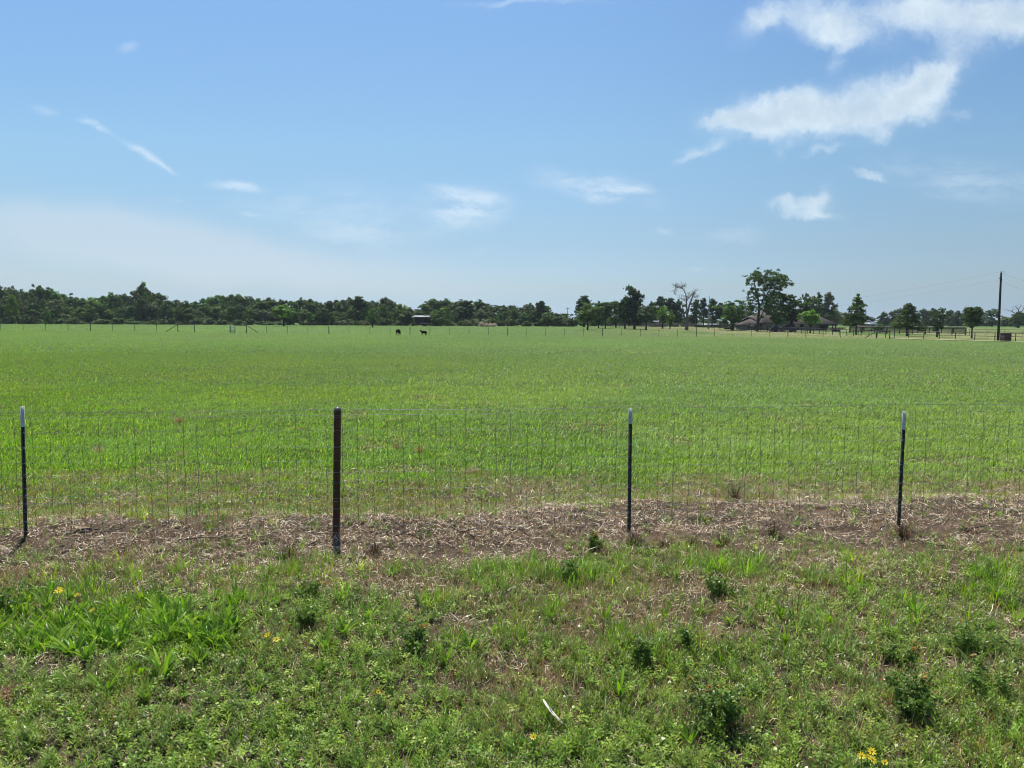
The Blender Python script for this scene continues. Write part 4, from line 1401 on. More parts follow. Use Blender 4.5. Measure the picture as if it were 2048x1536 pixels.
def gate():
    Y0, Y1 = 139, 133.5
    a = (at(459, Y0), Y0); b = (at(469.5, Y1), Y1)
    root = empty('field_gate', (a[0], a[1], tz(*a))); tag(root, 'pale metal mesh gate standing open in the far pasture fence', 'gate')
    z0 = tz(*a)
    dx, dy = b[0] - a[0], b[1] - a[1]
    fr = MB()
    for z in (.15, .62, 1.3):
        fr.bar((0, 0, z), (dx, dy, z), .028, 6)
    for t in (0, .5, 1):
        fr.bar((dx * t, dy * t, .15), (dx * t, dy * t, 1.3), .028, 6)
    fr.build('gate_frame', M_GALV, root)
    ms = MB()
    for i in range(1, 24):
        t = i / 24; ms.bar((dx * t, dy * t, .15), (dx * t, dy * t, 1.3), .006, 3)
    for i in range(1, 9):
        z = .15 + 1.15 * i / 9; ms.bar((0, 0, z), (dx, dy, z), .006, 3)
    ms.build('gate_mesh', M_GALV, root)


gate()


def pipe_fence(name, label, knots, spacing, rails, post_r, rail_r, h, mat):
    """knots: (px, Y); rails at heights; evenly spaced posts"""
    root = empty(name, (0, 0, 0)); tag(root, label, 'fence')
    K = [(at(px, Y), Y) for px, Y in knots]
    P = []
    for (a, b) in zip(K[:-1], K[1:]):
        L = math.dist(a, b); n = max(1, round(L / spacing))
        P += [(a[0] + (b[0] - a[0]) * i / n, a[1] + (b[1] - a[1]) * i / n) for i in range(n)]
    P.append(K[-1])
    for (x, y) in P[:98]:
        m_ = MB(); z = tz(x, y)
        m_.tube([(x, y, z - .3), (x, y, z + h), (x, y, z + h + .02)], [post_r, post_r, post_r * .5], 7)
        m_.build('fence_post', mat, root)
    for zr in rails:
        m_ = MB(); m_.tube([(x, y, tz(x, y) + zr) for x, y in P], rail_r, 6, cap=False)
        m_.build('rail', mat, root)
    return root


pipe_fence('pipe_fence', 'black pipe fence running back from the wooden box past the utility pole', [(2120, 122), (1912, 132), (1790, 142), (1640, 172), (1550, 196)], 3.0, (1.32, .75), .065, .05, 1.34, M_BLACK)
pipe_fence('pipe_fence', 'black rail fence in front of the parked vehicles and trailer', [(1549, 197), (1440, 228), (1393, 240)], 3.6, (1.35, .95, .5), .08, .07, 1.4, M_BLACK)
pipe_fence('pipe_fence', 'far black rail fence behind the bare dead tree', [(1392, 262), (1330, 268), (1205, 285)], 4.0, (1.3, .9, .5), .08, .06, 1.35, M_BLACK)
pipe_fence('pipe_fence', 'thin pipe fence beyond the tall utility pole', [(2120, 176), (1940, 182)], 3.4, (1.35, .8), .045, .04, 1.35, M_BLACK)


def pen():
    root = empty('livestock_pen', (0, 0, 0)); tag(root, 'long dark slatted livestock pen behind the row of yard trees', 'pen')
    for (p0, Y0, p1, Y1) in [(1700, 196, 1932, 184), (1700, 208, 1932, 196)]:
        a = (at(p0, Y0), Y0); b = (at(p1, Y1), Y1)
        L = math.dist(a, b); n = int(L / 2.6)
        m_ = MB()
        for k in range(6):
            z = .35 + k * .24
            m_.tube([(a[0] + (b[0] - a[0]) * i / n, a[1] + (b[1] - a[1]) * i / n, tz(a[0] + (b[0] - a[0]) * i / n, a[1] + (b[1] - a[1]) * i / n) + z) for i in range(n + 1)], .075 if k < 5 else .13, 4, cap=False)
        m_.build('rail_panel', M_BLACK, root)
        for i in range(n + 1):
            x = a[0] + (b[0] - a[0]) * i / n; y = a[1] + (b[1] - a[1]) * i / n; z = tz(x, y)
            q = MB(); q.bar((x, y, z - .2), (x, y, z + 1.72), .12 if i % 3 else .18, 6); q.build('pen_post', M_BLACK, root)


pen()


# ------------------------------------------------------------------ pale track beside the right-hand fence
def track():
    pts = [(2150, 112), (2048, 119), (1916, 126), (1780, 133), (1700, 148), (1613, 168), (1540, 190), (1486, 212), (1399, 240), (1330, 255), (1240, 262)]
    V = []
    for i in range(len(pts) * 8 - 7):
        t = i / 8; k = min(int(t), len(pts) - 2); f = t - k
        px = pts[k][0] * (1 - f) + pts[k + 1][0] * f; Y = pts[k][1] * (1 - f) + pts[k + 1][1] * f
        x = at(px, Y)
        w0 = 1.3 + 1.6 * float(vnoise(i * .35, 2, 3)); w1 = 1.1 + 1.6 * float(vnoise(i * .3, 7, 3)) + 2.2 * float(sstep(1750, 1550, px))
        for s in (-w0, -w0 * .3, w1 * .4, w1):
            V.append((x, Y + s * 1.4, tz(x, Y + s * 1.4) + .10 + (.03 if abs(s) not in (w0, w1) else 0)))
    n = len(V) // 4
    Q = [(i * 4 + j, i * 4 + j + 1, i * 4 + j + 5, i * 4 + j + 4) for i in range(n - 1) for j in range(3)]
    o = mesh('dirt_track', V, np.array(Q), mat_plain('mown_straw_and_dirt', (.42, .34, .23), (.20, .19, .09), .9, .95), smooth=True)
    tag(o, kind='structure')


track()

# ------------------------------------------------------------------ utility poles and their lines
M_POLE = mat_plain('creosoted_wood', (0.045, 0.030, 0.026), (0.022, 0.017, 0.016), 3, .85, stretch=(1, 1, .1))
M_CABLE = mat_plain('cable', (.20, .21, .22), (.16, .17, .18), 3, .5)
M_INSUL = mat_plain('porcelain', (.35, .36, .37), (.3, .3, .3), 3, .3)


def sag_line(mb, a, b, sag, r, n=24):
    a = np.array(a); b = np.array(b)
    mb.tube([a + (b - a) * t - np.array([0, 0, sag * 4 * t * (1 - t)]) for t in np.linspace(0, 1, n)], r, 3, cap=False)


def big_pole():
    Y = 127
    xb = at(1998, Y); zb = tz(xb, Y); xt = at(2006.5, Y, 545); zt = zat(2006.5, 545, Y)
    root = empty('utility_pole', (xb, Y, zb))
    tag(root, 'tall dark wooden utility pole standing by the black pipe fence', 'utility pole', None)
    dx, h = xt - xb - .35, zt - zb
    m_ = MB(); m_.tube([(dx * t, 0, -.6 * (t == 0) + h * t) for t in np.linspace(0, 1, 9)], np.linspace(.21, .14, 9), 12)
    m_.build('pole_shaft', M_POLE, root, smooth=True)
    for (x, z) in [(dx, h + .02), (dx + .22, h - 1.35), (dx - .2, h - 1.1)]:
        q = MB(); q.tube([(x, 0, z), (x, 0, z + .1), (x, 0, z + .2), (x, 0, z + .32)], [.05, .07, .05, .03], 8)
        q.build('insulator', M_INSUL, root)
    q = MB(); q.bar((dx, 0, h + .15), (dx + .5, 0, h + .2), .02, 5); q.tube([(dx + .48, 0, h - .1), (dx + .48, 0, h + .28)], .03, 6)
    q.build('cutout_arm', M_INSUL, root)
    A = np.array([xb + dx, Y, zt])
    # spans; far poles stand beyond the grove
    far = np.array([at(1417, 330), 330, 10.3])
    far2 = np.array([at(1417, 330), 330, 8.0])
    right1 = np.array([at(2300, 118), 118, zat(2300, 600, 118)]); right2 = np.array([at(2300, 118), 118, zat(2300, 635, 118)])
    root2 = empty('power_line', (0, 0, 0)); tag(root2, 'thin sagging power lines running from the tall dark pole', 'power line')
    for (a, b, s) in [(A + (0, 0, .2), far, 3.4), (A - (.1, 0, 1.2), far2, 3.0), (A + (.1, 0, -.15), right1, 1.0), (A + (.1, 0, -1.5), right2, 1.0)]:
        w = MB(); sag_line(w, a, b, s, .010); w.build('cable', M_CABLE, root2)
    return far


big_pole()


def small_pole(px, ytop, Y, r, label, mat, arm=True, taper=.6):
    x = at(px, Y); z = tz(x, Y); h = zat(px, ytop, Y) - z
    root = empty('utility_pole', (x, Y, z)); tag(root, label, 'utility pole')
    m_ = MB(); m_.tube([(0, 0, -.4), (0, 0, h * .5), (0, 0, h)], [r, r * (1 + taper) / 2, r * taper], 8); m_.build('pole_shaft', mat, root, smooth=True)
    if arm:
        q = MB(); q.box(-.8, .8, -.2, -.1, h - .6, h - .45); q.build('cross_arm', mat, root)
        q = MB()
        for s in (-.7, 0, .7):
            q.tube([(s, -.15, h - .45), (s, -.15, h - .2)], .06, 6)
        q.build('insulator', M_INSUL, root)
    else:
        q = MB(); q.box(-.12, .12, -r - .15, -r, h * .78, h * .9); q.build('meter_box', M_INSUL, root)


M_CONC = mat_plain('pale_pole', (.26, .28, .28), (.20, .22, .23), 3, .8)
small_pole(1417, 591, 232, .24, 'pale thick pole standing among the dark pines left of the house', M_CONC, arm=False, taper=.35)
small_pole(1135, 614, 300, .17, 'taller pale thin pole with a cross-arm left of the stout-trunked field tree', M_CONC)
small_pole(1124, 625, 320, .13, 'shorter thin pole beside the cross-armed one left of the stout-trunked tree', M_CONC)
small_pole(1097, 620, 268, .10, 'thin dark pole standing right of the lone layered pine', M_DPOST)

# ------------------------------------------------------------------ buildings
M_SHINGLE = mat_plain('brown_shingles', (.085, .068, .060), (.055, .046, .042), 2.2, .9, stretch=(1, 1, 3))
M_BRICK = mat_plain('tan_brick', (.26, .21, .18), (.19, .15, .13), 3.5, .9)
M_DARK = mat_plain('dark_parts_and_painted_shade', (.03, .03, .033), (.02, .02, .022), 3, .6)  # dark tyres, panes and doors; also the painted shade in the porch
M_SIDING = mat_plain('grey_green_siding', (.20, .23, .21), (.16, .19, .17), 3, .8)
M_METAL = mat_plain('pale_sheet_metal', (.66, .68, .70), (.55, .58, .60), 1.5, .45, metal=.2)
M_WOOD = mat_plain('weathered_boards', (.085, .065, .052), (.045, .036, .032), 5, .9, stretch=(6, 6, 1))


def hip_roof(x0, x1, y0, y1, z0, z1, hip=1.0, ov=.6):
    m_ = MB()
    x0 -= ov; x1 += ov; y0 -= ov; y1 += ov
    ym = (y0 + y1) / 2; dx = (y1 - y0) / 2 * hip
    V = [(x0, y0, z0), (x1, y0, z0), (x1, y1, z0), (x0, y1, z0), (x0 + dx, ym, z1), (x1 - dx, ym, z1),
         (x0, y0, z0 - .22), (x1, y0, z0 - .22), (x1, y1, z0 - .22), (x0, y1, z0 - .22)]
    m_.add(V, [(0, 1, 5, 4), (2, 3, 4, 5), (6, 7, 1, 0), (7, 8, 2, 1), (8, 9, 3, 2), (9, 6, 0, 3), (9, 8, 7, 6)], [(1, 2, 5), (3, 0, 4)])
    return m_


def house():
    Y = 222
    x0 = at(1497, Y); xe = at(1672, Y); zg = tz((x0 + xe) / 2, Y)
    root = empty('ranch_house', (x0, Y, zg)); tag(root, 'long brick ranch house with brown hipped roof, half hidden by trees', 'house')
    W = xe - x0
    kx = Y / F_PX
    ze = zat(1600, 648, Y) - zg
    X = lambda px: at(px, Y) - x0
    w = MB(); w.box(X(1504), X(1640), 0, 13, -.5, ze); w.box(X(1640) + .003, X(1664), 3.5, 13, -.5, ze - .003); w.build('wall', M_BRICK, root)
    hip_roof(X(1500), X(1668), 0, 13.5, ze + .02, zat(1600, 616, Y) - zg, 1.0, .7).build('roof', M_SHINGLE, root)
    # front gable wing on the left with its taller roof
    g_ = MB(); g_.box(X(1520), X(1562), -5, -.003, -.5, ze + .3); g_.build('wing_wall', M_BRICK, root)
    hip_roof(X(1520), X(1562), -5, 8, ze + .33, zat(1545, 611, Y) - zg, .42, .6).build('wing_roof', M_SHINGLE, root)
    s_ = MB(); s_.box(X(1487), X(1518), -1.5, 6, -.5, ze - .25); s_.build('siding_wall', M_SIDING, root)
    hip_roof(X(1487), X(1518), -1.5, 6, ze - .22, ze + 1.9, .8, .5).build('low_roof', M_SHINGLE, root)
    # porch posts and a dark panel painting the shade of the recess at the right end
    for px in (1640, 1652, 1664, 1670):
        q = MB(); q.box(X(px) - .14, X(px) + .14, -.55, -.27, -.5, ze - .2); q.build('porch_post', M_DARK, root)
    q = MB(); q.box(X(1640) + .3, X(1662), 3.3, 3.49, 0, 2.3); q.build('porch_shade_panel', M_DARK, root)
    for a, b in ((1568, 1575), (1582, 1589), (1600, 1607), (1618, 1624)):
        fr = MB(); fr.box(X(a) - .12, X(b) + .12, -.06, -.003, .85, 2.25); f_ = fr.build('window', M_INSUL, root)
        pn = MB(); pn.box(X(a), X(b), -.09, -.063, .95, 2.15); pn.build('pane', M_DARK, f_)
    d_ = MB(); d_.box(X(1528), X(1554), -5.08, -5.003, 0, 2.3); d_.build('garage_door', M_SIDING, root)
    for a, b in ((1492, 1497), (1506, 1511)):
        fr = MB(); fr.box(X(a), X(b), -1.58, -1.503, .7, 2.1); fr.build('window', M_DARK, root)


house()


def shed():
    Y = 262
    x0, x1 = at(826, Y), at(857, Y); zg = tz(x0, Y)
    zr = zat(840, 634.5, Y) - zg; zt_ = zat(840, 632.3, Y) - zg
    root = empty('open_shed', (x0, Y, zg)); tag(root, 'open-sided shed with pale sheet metal roof at the foot of the treeline', 'shed')
    L = x1 - x0
    m_ = MB()
    V = [(-.3, -.4, zr), (L + .3, -.4, zr), (L + .3, 6.4, zr + .02), (-.3, 6.4, zr + .02), (-.3, -.4, zr + .20), (L + .3, -.4, zr + .20), (L + .3, 6.4, zr + .62), (-.3, 6.4, zr + .62)]
    m_.add(V, [(0, 3, 2, 1), (4, 5, 6, 7), (0, 1, 5, 4), (1, 2, 6, 5), (2, 3, 7, 6), (3, 0, 4, 7)])
    m_.build('roof', mat_plain('dull_sheet_metal', (.42, .44, .46), (.34, .36, .38), 1.5, .6), root)
    for i in range(4):
        for y in (0, 6):
            q = MB(); q.box(L * i / 3 - .08, L * i / 3 + .08, y - .08, y + .08, -.3, zr - .01); q.build('shed_post', M_WOOD, root)
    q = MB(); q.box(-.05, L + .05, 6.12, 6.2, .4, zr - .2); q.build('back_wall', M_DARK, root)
    # flat trailer parked under it
    t = empty('flat_trailer', (x0 + L * .42, Y + 1.2, zg)); tag(t, 'pale flat trailer parked under the open shed roof', 'trailer')
    q = MB(); q.box(0, L * .62, 0, 2.2, .95, 1.12); q.build('deck', M_METAL, t)
    for x in (L * .2, L * .36):
        for y in (-.05, 2.05):
            q = MB(); a = np.linspace(0, 1, 2); q.tube([(x, y, .36), (x, y + .2, .36)], .36, 14); q.build('wheel', M_DARK, t)
    q = MB(); q.bar((L * .62, 1.1, 1.0), (L * .72, 1.1, .6), .06); q.bar((0, .1, 1.1), (0, .1, 1.7), .04); q.bar((0, 2.1, 1.1), (0, 2.1, 1.7), .04); q.bar((0, .1, 1.7), (0, 2.1, 1.7), .04); q.build('hitch_frame', M_DARK, t)


shed()


def long_building(px0, px1, ytop, yeave, ybase, Y, name, label, wall, roof, depth=8):
    x0, x1 = at(px0, Y), at(px1, Y); zg = tz((x0 + x1) / 2, Y)
    root = empty(name, (x0, Y, zg)); tag(root, label, 'barn')
    ze = zat((px0 + px1) / 2, yeave, Y) - zg; zt = zat((px0 + px1) / 2, ytop, Y) - zg
    L = x1 - x0
    w = MB(); w.box(0, L, 0, depth, -.4, ze); w.build('wall', wall, root)
    r_ = MB(); V = [(-.4, -.5, ze), (L + .4, -.5, ze), (L + .4, depth + .5, ze), (-.4, depth + .5, ze), (-.4, depth / 2, zt), (L + .4, depth / 2, zt)]
    r_.add(V, [(0, 1, 5, 4), (2, 3, 4, 5), (3, 2, 1, 0)], [(1, 2, 5), (3, 0, 4)]); r_.build('roof', roof, root)
    d = MB(); d.box(L * .4, L * .6, -.08, -.003, 0, ze * .8); d.build('door', M_DARK, root)


long_building(1397, 1441, 647.5, 650, 657, 300, 'low_barn', 'low barn with bright pale metal roof beyond the black rail fence', M_DARK, M_METAL)
long_building(1738, 1756, 645.5, 648, 652, 420, 'distant_barn', 'small distant white-roofed barn between two yard trees', M_SIDING, M_METAL)
long_building(1304, 1326, 641, 647, 652, 300, 'grey_outbuilding', 'small grey-roofed outbuilding behind the grey-green round tree', M_DARK, mat_plain('grey_roof', (.25, .24, .27), (.18, .18, .2), 2, .7))

# ------------------------------------------------------------------ vehicles
def loft(sections, width_axis=(0, 1, 0)):
    pass


def vehicle(px0, px1, Y, name, label, cat, body_mat, profile, glass, width=1.9, flip=False):
    """profile: side outline (x 0..1, z metres) of the lower body; glass: cabin outline"""
    x0, x1 = at(px0, Y), at(px1, Y); L = x1 - x0; zg = tz((x0 + x1) / 2, Y)
    root = empty(name, (x0, Y, zg)); tag(root, label, cat)
    fx = (lambda t: L * (1 - t)) if flip else (lambda t: L * t)

    def prism(outline, y0, y1, inset=.0):
        m_ = MB(); n = len(outline)
        zc = sum(p[1] for p in outline) / n
        ring = []
        for (y, s) in ((y0 + .12, .93), (y0, 1.0), (y1, 1.0), (y1 - .12, .93)):
            pass
        V = []
        xm = sum(p[0] for p in outline) / n
        levels = [(y0, .90), (y0 + .10, 1.0), (y1 - .10, 1.0), (y1, .90)]
        for (y, s) in levels:
            for (a, z) in outline:
                yy = y + (inset * (z - zc) if y < (y0 + y1) / 2 else -inset * (z - zc))
                V.append((fx(xm + (a - xm) * s), yy, zc + (z - zc) * s))
        Q = []
        for k in range(3):
            for i in range(n):
                Q.append((k * n + i, k * n + (i + 1) % n, (k + 1) * n + (i + 1) % n, (k + 1) * n + i))
        V += [(fx(xm), levels[0][0], zc), (fx(xm), levels[3][0], zc)]
        T = [(4 * n, (i + 1) % n, i) for i in range(n)] + [(4 * n + 1, 3 * n + i, 3 * n + (i + 1) % n) for i in range(n)]
        m_.add(V, Q, T); return m_
    prism(profile, 0, width).build('body', body_mat, root, smooth=False)
    prism(glass, .14, width - .14, .12).build('cabin', body_mat, root)
    xs = [p[0] for p in glass]; zs_ = [p[1] for p in glass]
    xm = sum(xs) / len(xs); zm = sum(zs_) / len(zs_)
    for y in (.055, width - .075):
        q = MB(); q.box(fx(min(xs) + (max(xs) - min(xs)) * .16), fx(min(xs) + (max(xs) - min(xs)) * .5) - .06, y, y + .03, min(zs_) + .08, max(zs_) - .14); q.build('side_window', M_GLASS, root)
        q = MB(); q.box(fx(min(xs) + (max(xs) - min(xs)) * .5) + .06, fx(min(xs) + (max(xs) - min(xs)) * .86), y, y + .03, min(zs_) + .08, max(zs_) - .14); q.build('side_window', M_GLASS, root)
    for t in (.18, .80):
        for y in (-.03, width - .19):
            q = MB(); q.tube([(fx(t), y, .36), (fx(t), y + .22, .36)], .37, 18); wh = q.build('wheel', M_DARK, root)
            q = MB(); q.tube([(fx(t), y - .01, .36), (fx(t), y + .02, .36)], .2, 10); q.build('rim', M_GALV, wh)
    for y in (.12, width - .42):
        q = MB(); q.box(fx(.0) - .03, fx(.0) + .03, y, y + .3, .62, .78); q.build('headlight', M_INSUL, root)
    return root


M_GLASS = mat_plain('tinted_glass', (.03, .035, .04), (.02, .025, .03), 2, .08, spec=.8)
M_BLACKCAR = mat_plain('black_car_paint', (.02, .02, .022), (.015, .015, .017), 2, .2, spec=.7)
M_REDCAR = mat_plain('maroon_truck_paint', (.06, .012, .014), (.045, .010, .012), 2, .25, spec=.7)
M_SILVER = mat_plain('silver_car_paint', (.45, .47, .5), (.40, .42, .45), 2, .25, metal=.4)
vehicle(1543, 1558.5, 203, 'parked_car', 'black car with bright glaring windscreen parked left of the maroon truck', 'car', M_BLACKCAR,
        [(0, .45), (.02, .85), (.22, 1.0), (.98, 1.05), (1, .5), (.9, .3), (.1, .3)], [(.2, .98), (.36, 1.5), (.8, 1.52), (.95, 1.02)], 1.85)
vehicle(1560, 1599, 204, 'pickup_truck', 'long dark maroon pickup truck parked before the house', 'truck', M_REDCAR,
        [(0, .5), (.01, 1.0), (.24, 1.15), (1.0, 1.15), (1, .55), (.95, .4), (.05, .4)], [(.22, 1.13), (.32, 1.85), (.58, 1.87), (.64, 1.13)], 2.0)


def stock_trailer(px0, px1, Y, h, label, name='stock_trailer'):
    x0, x1 = at(px0, Y), at(px1, Y); L = x1 - x0; zg = tz(x0, Y)
    root = empty(name, (x0, Y, zg)); tag(root, label, 'trailer')
    m_ = MB(); m_.box(0, L, 0, 2, .55, .7)
    m_.build('deck', M_DARK, root)
    for y in (0, 1.95):
        q = MB()
        for k in range(4):
            q.box(0, L, y, y + .05, .78 + (h - .8) * k / 4, .78 + (h - .8) * (k + .62) / 4)
        for i in range(6):
            q.box(L * i / 5 - .04, L * i / 5 + .04, y - .033, y - .003, .7, h)
        q.build('slatted_side', M_BLACK, root)
    for t in (.4, .56):
        for y in (-.22, 2.02):
            q = MB(); q.tube([(L * t, y, .36), (L * t, y + .2, .36)], .36, 12); q.build('wheel', M_DARK, root)


stock_trailer(1438, 1478, 226, 1.6, 'dark slatted stock trailer parked left of the house behind the black fence')
stock_trailer(1661, 1691, 205, 1.25, 'low dark trailer parked by the porch end of the house', 'low_trailer')

# ------------------------------------------------------------------ wooden box, barrel, brush heaps
def crate():
    Y = 121
    x0, x1 = at(2010.5, Y), at(2024.5, Y); zg = tz(x0, Y); h = zat(2017, 666, Y) - zg; L = x1 - x0
    root = empty('wooden_box', (x0, Y, zg)); tag(root, 'weathered dark wooden box at the foot of the pipe fence, right of the utility pole', 'box')
    m_ = MB()
    n = 7
    for i in range(n):
        a = L * i / n; b = L * (i + 1) / n - .015
        m_.box(a, b, 0, .04, .02 * (i % 2), h - .12); m_.box(a, b, 1.1, 1.14, 0, h - .12)
        m_.box(0, .04, 1.05 * i / n + .045, 1.05 * (i + 1) / n + .03, 0, h - .12); m_.box(L - .055, L - .015, 1.05 * i / n + .045, 1.05 * (i + 1) / n + .03, 0, h - .12)
    m_.build('board_side', M_WOOD, root)
    q = MB(); q.box(-.05, L + .04, -.05, 1.19, h - .115, h - .03); q.build('lid', M_WOOD, root)
    q = MB(); q.box(-.02, L, -.045, -.003, h * .25, h * .32); q.box(-.02, L, -.045, -.003, h * .7, h * .77); q.build('batten', M_WOOD, root)


crate()


def barrel():
    Y = 196
    x = at(1726.5, Y); z = tz(x, Y)
    root = empty('red_barrel', (x, Y, z)); tag(root, 'small faded red barrel on a stand beyond the conical yard tree', 'barrel')
    q = MB(); q.tube([(0, 0, .75), (0, 0, .8), (0, 0, 1.25), (0, 0, 1.7), (0, 0, 1.75)], [.3, .33, .36, .33, .3], 16); q.build('drum', mat_plain('faded_red', (.42, .09, .05), (.3, .08, .05), 4, .6), root)
    q = MB()
    for a in (-.25, .25):
        for b in (-.25, .25):
            q.bar((a, b, 0), (a, b, .78), .03)
    q.build('stand', M_DARK, root)


barrel()


def brush_heap(px, w, ytop, label, seed):
    Y = 262; r = np.random.default_rng(seed)
    x = at(px, Y); z = tz(x, Y); W = w / F_PX * Y; h = zat(px, ytop, Y) - z
    n = 700
    X = r.normal(0, W / 4, n); Yy = r.normal(0, .8, n); Z = np.abs(r.uniform(0, 1, n)) * h * np.exp(-(X / (W / 2.4)) ** 2)
    P = np.stack([X + x, Yy + Y, Z + z], 1)
    col = mixcol([(.46, .40, .30), (.32, .27, .21), (.55, .49, .38)], [1, 1, 1], n)
    V, F, C = straw_mesh(P, r.uniform(.5, 1.6, n), r.uniform(.04, .12, n), r.uniform(0, 6.28, n), r.normal(0, .5, n), r.normal(0, .1, n), col)
    o = mesh('brush_heap', V - np.array([x, Y, z]), F, M_DRY, col=C); o.location = (x, Y, z)
    tag(o, label, 'brush heap', 'pale brush heaps')


for i, (px, w, yt, lb) in enumerate([(963, 9, 644, 'tallest pale heap of cut brush at the foot of the treeline, leftmost'), (973, 8, 648, 'low greyish heap of brush between two pale ones'), (981, 9, 647.5, 'third pale brush heap from the tallest one'), (989, 8, 648, 'small pale brush heap, rightmost of the four')]):
    brush_heap(px, w, yt, lb, 70 + i)

# ------------------------------------------------------------------ cattle
M_HIDE = mat_plain('black_hide', (.006, .0055, .005), (.010, .008, .007), 4, .9, spec=.05)


def cow(px, ybase, label, heading, pose, s):
    Y = 136
    x = at(px, Y); z = tz(x, Y)
    # one continuous skin over a jointed skeleton; +x is forward
    v = {}
    pts = []; rad = []; edges = []
    def P(name, p, r):
        v[name] = len(pts); pts.append(p); rad.append(r)
    P('rump', (-.72, 0, 1.05), .30); P('loin', (-.30, 0, 1.10), .34); P('mid', (.08, 0, 1.04), .38); P('chest', (.48, 0, 1.02), .36)
    P('neck0', (.80, 0, 1.12 if pose == 'up' else .98), .22)
    if pose == 'up':
        P('neck1', (1.02, 0, 1.38), .15); P('poll', (1.15, 0, 1.55), .12); P('muzzle', (1.44, 0, 1.42), .08)
    else:
        P('neck1', (1.05, 0, .72), .15); P('poll', (1.18, 0, .48), .12); P('muzzle', (1.32, 0, .18), .08)
    P('earl', (v and (1.10 if pose == 'up' else 1.12), .20, 1.56 if pose == 'up' else .56), .035); P('earr', (1.10 if pose == 'up' else 1.12, -.20, 1.56 if pose == 'up' else .56), .035)
    edges += [('rump', 'loin'), ('loin', 'mid'), ('mid', 'chest'), ('chest', 'neck0'), ('neck0', 'neck1'), ('neck1', 'poll'), ('poll', 'muzzle'), ('poll', 'earl'), ('poll', 'earr')]
    for s_, n in ((1, 'l'), (-1, 'r')):
        P('sh' + n, (.50, .20 * s_, .80), .15); P('el' + n, (.46, .22 * s_, .62), .09); P('kn' + n, (.50 + .05 * s_, .22 * s_, .36), .060); P('fe' + n, (.50 + .05 * s_, .22 * s_, .10), .045); P('ho' + n, (.54 + .05 * s_, .22 * s_, .02), .055)
        edges += [('chest', 'sh' + n), ('sh' + n, 'el' + n), ('el' + n, 'kn' + n), ('kn' + n, 'fe' + n), ('fe' + n, 'ho' + n)]
        P('hip' + n, (-.66, .20 * s_, .84), .18); P('st' + n, (-.52, .23 * s_, .62), .11); P('hk' + n, (-.80 - .05 * s_, .22 * s_, .40), .065); P('ft' + n, (-.74 - .05 * s_, .22 * s_, .12), .045); P('hf' + n, (-.70 - .05 * s_, .22 * s_, .02), .055)
        edges += [('rump', 'hip' + n), ('hip' + n, 'st' + n), ('st' + n, 'hk' + n), ('hk' + n, 'ft' + n), ('ft' + n, 'hf' + n)]
    P('t0', (-1.00, 0, 1.12), .05); P('t1', (-1.08, 0, .80), .03); P('t2', (-1.06, 0, .50), .045)
    edges += [('rump', 't0'), ('t0', 't1'), ('t1', 't2')]
    me = bpy.data.meshes.new('body')
    me.from_pydata(pts, [(v[a], v[b]) for a, b in edges], [])
    root = bpy.data.objects.new('black_cow', me); COL.objects.link(root)
    root.data.materials.append(M_HIDE)
    sk = root.modifiers.new('skin', 'SKIN'); sk.use_smooth_shade = True
    for i, q in enumerate(me.skin_vertices[0].data):
        k_ = 1.16 if rad[i] > .2 else 1.25
        q.radius = (rad[i] * k_, rad[i] * k_); q.use_root = (i == 0)
    root.modifiers.new('sub', 'SUBSURF').render_levels = 1
    root.modifiers['sub'].levels = 1
    root.location = (x, Y, z); root.rotation_euler = (0, 0, heading); root.scale = (s, s, s)
    tag(root, label, 'cow', 'black cattle in the pasture')


cow(796.5, 670, 'black cow grazing turned away, left one of the two cattle', R(80), 'down', .80)
cow(847.5, 670, 'black cow with raised head turned left, right one of the two cattle', R(152), 'up', .62)

# ------------------------------------------------------------------ foreground plants one can tell apart
M_STEM = mat_plain('stem', (.16, .10, .06), (.10, .07, .04), 30, .8)
M_TWIG = mat_plain('dead_twig', (.12, .085, .065), (.06, .045, .038), 30, .9)
M_PALE = mat_plain('bleached_stick', (.45, .40, .34), (.33, .28, .23), 30, .85)
M_PETAL = mat_leaf('petals', .3, .5, .3, 0)
CGREEN = [(.085, .17, .05), (.12, .22, .055), (.18, .28, .08), (.065, .13, .045)]
CRED = [(.36, .13, .06), (.40, .20, .08), (.30, .12, .06), (.34, .26, .09)]


